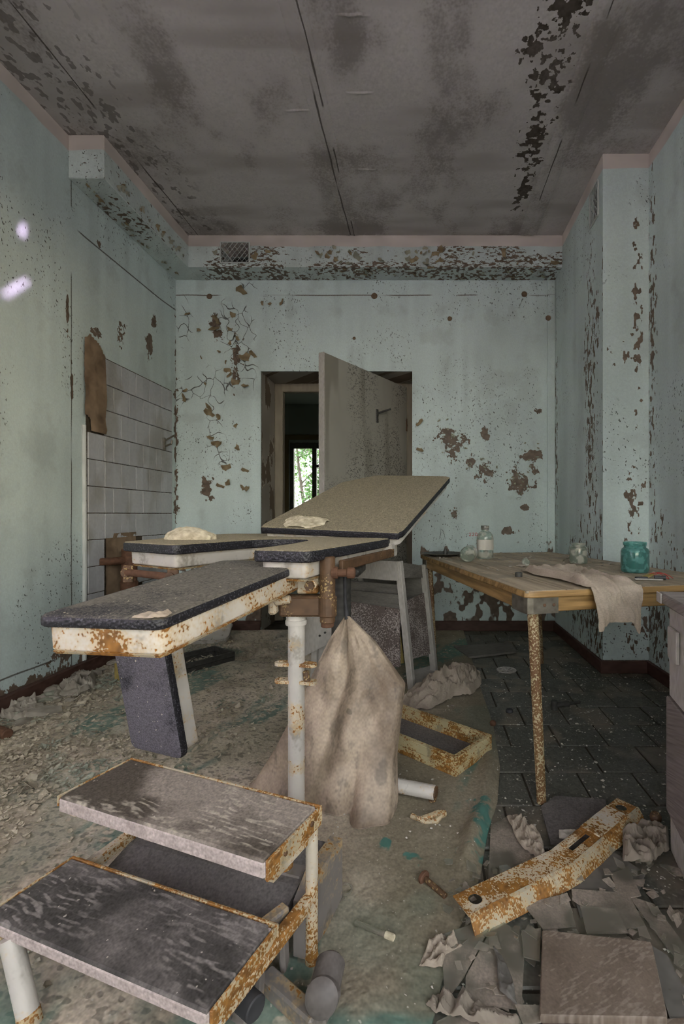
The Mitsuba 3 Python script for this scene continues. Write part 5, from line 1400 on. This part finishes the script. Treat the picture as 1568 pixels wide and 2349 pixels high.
lsn = LineString(nc)
pts = np.array([lsn.interpolate(k / (n - 1), normalized=True).coords[0] for k in range(n)])
tg = np.gradient(pts, axis=0)
tg /= np.linalg.norm(tg, axis=1, keepdims=True)
nr = np.column_stack([tg[:, 1], -tg[:, 0]])
rag_ = 0.004 * meshkit.noise(np.column_stack([pts * 40, np.zeros(n)]))
P = np.stack([np.column_stack([pts, np.full(n, 0.0365)]), np.column_stack([pts + nr * 0.006, np.full(n, 0.034)]), np.column_stack([pts + nr * 0.016, np.full(n, 0.018)]), np.column_stack([pts + nr * (0.022 + rag_[:, None]), 0.004 + rag_ * 0.3])], 1)
obj('flange', solidify(P, 0.0025), 'frame_edge_rust', bp)
sb = sp1 + d1_ * 0.082
obj('slot_tongue', bar(np.append(sl0 - d1_ * 0.01 + np.array([-d1_[1], d1_[0]]) * 0.016, 0.041), np.append(sl0 + d1_ * 0.09 + np.array([-d1_[1], d1_[0]]) * 0.016, 0.041), 0.014, 0.006, 0.001), 'enamel_rusted', bp)
obj('slot_plate', bar(np.append(sl0 + d1_ * 0.095, 0.0395), np.append(sp2 - d1_ * 0.062, 0.0395), 0.058, 0.004, 0.001), 'enamel_spotted', bp)
# bolt
a, b = at_z(975, 2003, 0.012), at_z(1022, 2044, 0.009)
bt = thing('bolt', 'rusty bolt with a wide round head lying on the linoleum', 'bolt')
obj('shank', rod(a, b, 0.0065, 14, 0.001), 'rust', bt, 40)
dv = (b - a) / np.linalg.norm(b - a)
obj('head', rod(a - dv * 0.010, a, 0.0150, 16, 0.002), 'red_rust', bt, 40)
# glass rings
for x, y, r, lab in ((1055, 1943, 0.0145, 'glass ring lying alone on the linoleum beside the teal ridge'), (792, 2033, 0.0165, 'glass ring leaning on another, right of the table base'), (776, 2048, 0.0135, 'glass ring lying under another ring, right of the table base')):
    q = at_z(x, y, 0.006)
    solo('glass_ring', lathe([(r - 0.0035, 0), (r, 0), (r, 0.004), (r - 0.0035, 0.004), (r - 0.0035, 0)], 32, (q[0], q[1], 0.007 if r < 0.016 else 0.011), (0.05, -0.1, 1)), 'grey_rag' if False else 'dusty_pane', lab, 'ring', smooth=40)
q = at_z(1055, 1943, 0.006)
solo('metal_washer', lathe([(0.005, 0), (0.008, 0), (0.008, 0.002), (0.005, 0.002), (0.005, 0)], 24, (q[0], q[1], 0.0085)), 'steel', 'small washer lying inside the lone glass ring', 'washer')
# syringe tube
a, b = at_z(815, 2103, 0.012), at_z(904, 2139, 0.010)
sy = thing('glass_ampoule', 'thin glass tube with a cream stopper lying below the table base', 'glass tube')
obj('tube_glass', rod(a, a + (b - a) * 0.78, 0.0052, 14), 'dusty_pane', sy, 40)
obj('stopper', rod(a + (b - a) * 0.77, b, 0.0065, 14, 0.001), 'stuffing', sy, 40)
# rusty scrap
q = [at_z(x, y, 0.014) for x, y in ((944, 1858), (960, 1866), (985, 1862), (1005, 1856), (1022, 1852))]
solo('rusty_scrap', cat([tube(q, [0.008, 0.006, 0.011, 0.013, 0.008], 7), tube([at_z(955, 1862, 0.02), at_z(975, 1872, 0.008), at_z(1000, 1870, 0.012), at_z(1012, 1858, 0.02)], [0.005, 0.009, 0.010, 0.006], 6)]), 'frame_edge_rust', 'twisted flaking piece of rusty metal lying right of the oilcloth', 'scrap metal')
# cardboard folder, bottom right
def floor_poly(pts, z):
    return Polygon([tuple(at_z(x, y, z)[:2]) for x, y in pts])


solo('cardboard_cover', ring_stack(floor_poly([(1243, 2118), (1494, 2146), (1532, 2322), (1236, 2316)], 0.03).buffer(-0.003).buffer(0.003), [(0.001, 0.016), (0, 0.018), (0, 0.027), (0.002, 0.030)], 0.01), 'cardboard', 'square brown padded cover lying on the broken glass at the bottom right', 'cover', smooth=30)
solo('cardboard_sheet', prism(floor_poly([(1232, 2308), (1500, 2328), (1620, 2322), (1640, 2480), (1300, 2460)], 0.012), 0.004, 0.010), 'cardboard', 'brown card sheet under the padded cover, cut off by the bottom of the frame', 'card sheet')
solo('cardboard_sheet', prism(floor_poly([(1480, 2150), (1530, 2180), (1640, 2400), (1540, 2340)], 0.008), 0.003, 0.007), 'grey_wood', 'dark narrow sheet sticking out right of the padded cover', 'card sheet')
solo('tile_slab', prism(floor_poly([(1240, 1836), (1272, 1812), (1388, 1820), (1398, 1905), (1330, 1930), (1262, 1918)], 0.010), 0.008, 0.002), 'grey_cover', 'grey broken slab lying beside the foot of the nearest table leg', 'slab')
q = at_z(1300, 1903, 0.012)
solo('plaster_crumb', mv(rag([(q[0] - 0.025, q[1] - 0.015), (q[0] + 0.02, q[1] - 0.02), (q[0] + 0.028, q[1] + 0.015), (q[0] - 0.015, q[1] + 0.02)], 0.006, 60, 12, 0.0105, 36), np.eye(4)), 'chip_white', 'white plaster crumb on the grey broken slab', 'plaster', smooth=True)
# broken panes: single sheets of glass
gl = [([(1015, 2128), (1135, 2090), (1062, 2228), (1020, 2285), (1015, 2200)], 0.012, 'upright narrow glass shard at the left end of the broken panes'),
      ([(1140, 2092), (1205, 2135), (1195, 2300), (1065, 2290), (1068, 2225)], 0.010, 'glass shard between the narrow shard and the padded cover'),
      ([(1125, 1880), (1160, 1860), (1250, 1975), (1150, 2010), (1118, 2035)], 0.006, 'glass shard under the crumpled paper beside the teal ridge'),
      ([(1120, 1960), (1168, 2010), (1120, 2040)], 0.009, 'small triangular glass shard left of the metal strap'),
      ([(1310, 2025), (1440, 2035), (1480, 2110), (1420, 2120), (1312, 2050)], 0.012, 'long glass strip below the middle of the metal strap'),
      ([(1440, 2040), (1500, 2060), (1590, 2180), (1560, 2200)], 0.010, 'glass strip running off to the right below the rags'),
      ([(1180, 2290), (1245, 2292), (1240, 2330), (1200, 2336)], 0.020, 'clear glass shard against the left edge of the padded cover'),
      ([(1000, 2330), (1060, 2300), (1120, 2345), (1060, 2400), (1005, 2380)], 0.008, 'glass shard below the twisted rag at the bottom edge'),
      ([(1200, 2060), (1300, 2035), (1320, 2110), (1245, 2118)], 0.014, 'glass shard between the metal strap and the padded cover'),
      ([(1330, 2065), (1410, 2070), (1440, 2125), (1345, 2128)], 0.016, 'glass shard on top above the padded cover'),
      ([(1400, 1990), (1440, 1975), (1470, 2040), (1420, 2050)], 0.012, 'upright glass shard below the right end of the metal strap'),
      ([(1195, 2120), (1240, 2115), (1238, 2190), (1200, 2180)], 0.016, 'small square glass shard at the top left corner of the padded cover')]
for pts, z, lab in gl:
    solo('glass_shard', prism(floor_poly(pts, z), 0.0025, z - 0.003), 'dusty_pane', lab, 'glass shard')
rr = np.random.default_rng(77)
cs = np.column_stack([rr.uniform(0.05, 0.62, 150), rr.uniform(0.84, 1.18, 150), rr.uniform(0.006, 0.018, 150)])
solo('glass_splinters', plates(cs, rr.uniform(0.006, 0.022, 150), rr, 0.0015, 0.18, n=4), 'dusty_pane', 'small glass splinters strewn between the larger panes at the bottom right', 'glass splinters', kind='stuff')
solo('floor_paper', prism(floor_poly([(1290, 2140 - 190), (1400, 1935), (1480, 1990), (1445, 2085), (1330, 2090)], 0.006), 0.0015, 0.004), 'grey_wood', 'grey sheet lying under the glass below the right end of the metal strap', 'paper sheet')


def floor_rag(name, pts, amp, freq, seed, label, matname='grey_rag', cat_='rag', heap=0.0, z=0.004):
    o = [tuple(at_z(x, y, z)[:2]) for x, y in pts]
    return solo(name, rag(o, amp, freq, seed, z, 120, 0.0012, heap), matname, label, cat_, smooth=True)


floor_rag('crumpled_paper', [(1160, 1868), (1188, 1858), (1236, 1905), (1252, 1968), (1238, 1978), (1196, 1930)], 0.022, 34, 4, 'crumpled off-white cloth strip left of the grey slab', 'cloth', 'cloth strip')
floor_rag('crumpled_rag', [(968, 2200), (985, 2150), (1030, 2142), (1056, 2168), (1020, 2185), (1012, 2215)], 0.022, 38, 6, 'small crumpled beige rag left of the broken panes', 'cloth')
floor_rag('crumpled_rag', [(982, 2290), (1010, 2268), (1050, 2285), (1120, 2300), (1190, 2345), (1160, 2380), (1080, 2330), (1000, 2312)], 0.020, 36, 7, 'long twisted brownish rag along the bottom edge', 'grey_rag')
floor_rag('crumpled_rag', [(1425, 1905), (1470, 1880), (1530, 1890), (1535, 1940), (1490, 1975), (1430, 1965)], 0.035, 30, 9, 'dark crumpled rag behind the right end of the metal strap', 'grey_rag')
floor_rag('rag_bundle', [(920, 1605), (960, 1572), (1010, 1548), (1060, 1528), (1100, 1535), (1104, 1562), (1080, 1585), (1040, 1590), (985, 1618), (940, 1618)], 0.045, 26, 11, 'grey bundled rag on the floor under the edge of the wooden table', 'cloth', heap=0.075)
floor_rag('paper_scrap', [(1130, 2160), (1170, 2230), (1190, 2290), (1150, 2260)], 0.008, 30, 13, 'flat dirty paper lying on the broken panes', 'grey_wood', 'paper scrap', z=0.014)
# planks and plates further back
solo('floor_board', prism(floor_poly([(1040, 1470), (1170, 1462), (1185, 1482), (1075, 1495)], 0.01), 0.012, 0.002), 'grey_wood', 'flat broken board lying by the back wall under the table', 'board')
solo('floor_board', mv(prism(floor_poly([(940, 1530), (1000, 1515), (1008, 1545), (955, 1560)], 0.02), 0.03, 0.0), np.eye(4)), 'white_wood', 'stub of pale planks behind the rag bundle', 'board')
dm = thing('drain_cover', 'round white drain cover with holes on the dark floor tiles', 'drain cover')
q = at_z(1161, 1525, 0.0)
dk_ = Point(0, 0).buffer(0.055, quad_segs=10)
for r, n in ((0.036, 8), (0.016, 4)):
    for k in range(n):
        dk_ = dk_.difference(Point(r * math.cos(2 * PI * k / n), r * math.sin(2 * PI * k / n)).buffer(0.0085))
obj('disc', mv(prism(dk_, 0.004), mat4((q[0], q[1], 0.001))), 'white_wood', dm)
q = at_z(1170, 1617, 0.004)
solo('tap_fitting', cat([rod((q[0] + 0.20, q[1] + 0.02, 0.02), (q[0] + 0.27, q[1] + 0.04, 0.018), 0.012, 12), rod((q[0] + 0.20, q[1] + 0.02, 0.0), (q[0] + 0.20, q[1] + 0.02, 0.04), 0.014, 12), rod((q[0] + 0.27, q[1] + 0.04, 0.018), (q[0] + 0.33, q[1] + 0.07, 0.014), 0.007, 10)]), 'dark_metal', 'dark metal tap fitting lying on the tiles behind the nearest table leg', 'tap')
solo('rubber_stopper', lathe([(0.0001, 0.0), (0.016, 0), (0.014, 0.012), (0.006, 0.014), (0.0001, 0.012)], 18, tuple(at_z(1168, 1620, 0.0)[:2]) + (0.0,)), 'black_rubber', 'black round stopper lying on the floor tiles', 'stopper')
solo('rust_crumb', trimesh.creation.icosphere(2, 0.013).apply_translation(at_z(1130, 1646, 0.012)), 'red_rust', 'rust-brown crumb at the edge of the linoleum', 'crumb')
solo('rust_crumb', trimesh.creation.icosphere(2, 0.016).apply_translation(at_z(1503, 1862, 0.014)), 'rust', 'dark brown lump on the tiles left of the cupboard plinth', 'crumb')
# left rear: dark tray, enamel basin
bx_ = thing('black_tray', 'open black metal tray on the floor behind the hanging leg rest', 'tray')
BT = mat4((at_z(425, 1536, 0)[0], at_z(425, 1536, 0)[1], 0.004), (0.58, 0.81, 0), (-0.81, 0.58, 0), (0, 0, 1))
obj('tray_floor', mv(box(0, 0.30, 0, 0.22, 0.001, 0.006), BT), 'dark_metal', bx_)
for a in ((0, 0.30, 0, 0.012), (0, 0.30, 0.208, 0.22), (0, 0.012, 0, 0.22), (0.288, 0.30, 0, 0.22)):
    obj('tray_side', mv(cat([box(*a, 0.0, 0.026, 0.001), box(*a, 0.028, 0.056, 0.001)]), BT), 'dark_metal', bx_)
q = at_z(452, 1452, 0.03)
bs = thing('enamel_basin', 'shallow white enamel basin tipped against the left wall behind the examination table', 'basin')
by = ring_stack(rrect(0.40, 0.24, 0.06, -0.20, -0.12), [(0.03, 0), (0.012, 0.012), (0.0, 0.06)], 0.02, cap_top=False)
byi = ring_stack(rrect(0.39, 0.23, 0.055, -0.195, -0.115), [(0.03, 0.006), (0.012, 0.016), (0.0, 0.059)], 0.02, cap_top=False)
obj('bowl', mv(cat([by, byi]), mat4((q[0], q[1] + 0.06, 0.010), (0.97, 0.22, 0), (-0.22, 0.93, 0.3), (0.06, -0.29, 0.95))), 'enamel', bs, 40)
solo('wood_block', box(at_z(272, 1552, 0)[0] - 0.02, at_z(272, 1552, 0)[0] + 0.012, 2.48, 2.50, 0.0, 0.10, 0.003), 'yellow_wood', 'small upright wooden stub behind the hanging leg rest', 'wood block')
# rubble along the left wall
rr = np.random.default_rng(91)


def chunk(r, flat, seed):
    g = np.random.default_rng(seed)
    p = g.normal(0, 1, (16, 3))
    p /= np.linalg.norm(p, axis=1, keepdims=True)
    return trimesh.convex.convex_hull(p * np.array([r, r * g.uniform(0.6, 0.9), r * flat]))


for k, (x, y, r, flat, lab) in enumerate([(100, 1618, 0.10, 0.20, 'largest flat plaster slab in the rubble at the left edge'), (182, 1600, 0.035, 0.2, 'pale plaster fragment right of the largest slab'), (248, 1576, 0.032, 0.2, 'pale plaster fragment nearest the hanging leg rest'), (165, 1575, 0.055, 0.35, 'broken plaster chunk with tile bed, middle of the rubble by the left wall')]):
    q = at_z(x, y, 0.02)
    solo('plaster_chunk', mv(chunk(r, flat, k + 5), mat4((q[0], q[1], r * flat * 0.8 + 0.003))), 'plaster', lab, 'plaster chunk')
for k in range(30):
    y = rr.uniform(1.95, 2.85)
    x = XL + 0.05 + abs(rr.normal(0, 0.10))
    r = rr.uniform(0.018, 0.05)
    solo('plaster_chunk', mv(chunk(r, rr.uniform(0.25, 0.6), 100 + k), rz(rr.uniform(0, 360), (x, y, r * 0.28 + 0.004))), 'plaster' if k % 3 else 'flake_paint', 'piece of fallen plaster in the rubble along the left wall', 'plaster chunk', 'plaster rubble along the left wall')
floor_rag('crumpled_paper', [(0, 1640), (20, 1600), (80, 1590), (90, 1625), (40, 1645)], 0.04, 20, 15, 'crumpled dirty paper at the left edge under the wall', 'plaster', 'paper')
floor_rag('crumpled_paper', [(130, 1580), (170, 1545), (215, 1540), (220, 1568), (180, 1590)], 0.045, 20, 16, 'crumpled paper heap against the left wall baseboard', 'plaster', 'paper')
solo('pipe_stub', rod(at_z(-30, 1655, 0.03), at_z(18, 1672, 0.025), 0.020, 16, 0.004), 'red_rust', 'rounded end of a brown pipe at the left edge of the frame', 'pipe')
# flakes and crumbs that cover the floor
rr = np.random.default_rng(17)
N = 15000
x = XL + 0.03 + rr.beta(1.3, 2.2, N) * 1.55
y = 0.85 + rr.beta(1.6, 1.7, N) * 2.6
dens = meshkit.fbm(np.column_stack([x * 3, y * 3, x * 0]), 3, 5)
kp = dens + 0.25 * rr.uniform(-1, 1, N) > 0.47
kp &= ~((x > -0.62) & (y < 1.7) & (rr.uniform(size=N) < 0.75))
x, y = x[kp], y[kp]
sz = rr.uniform(0.003, 0.010, len(x)) * (1 + 1.3 * (rr.uniform(size=len(x)) < 0.06))
solo('floor_flakes', plates(np.column_stack([x, y, np.full(len(x), 0.0105)]), sz, rr, 0.0014, 0.34, n=5, curl=0.45), 'floor_flake', 'dried flakes of linoleum and paint covering the left half of the floor', 'floor flakes', kind='stuff')
N = 1500
x = rr.uniform(-0.25, 1.2, N)
y = 0.85 + rr.beta(1.2, 1.6, N) * 2.7
kp = (meshkit.fbm(np.column_stack([x * 4, y * 4, x * 0 + 3]), 3, 9) > 0.44) & ((x < 0.96) | (y < YR - 0.03))
x, y = x[kp], y[kp]
solo('paint_crumbs', plates(np.column_stack([x, y, np.where(x < lino_edge(y) + 0.004, 0.0085, 0.0015)]), rr.uniform(0.0015, 0.0055, len(x)) * (1 + (rr.uniform(size=len(x)) < 0.08)), rr, 0.001, 0.15, n=4), 'chip_white', 'white paint crumbs scattered over the tiles and linoleum', 'paint crumbs', kind='stuff')
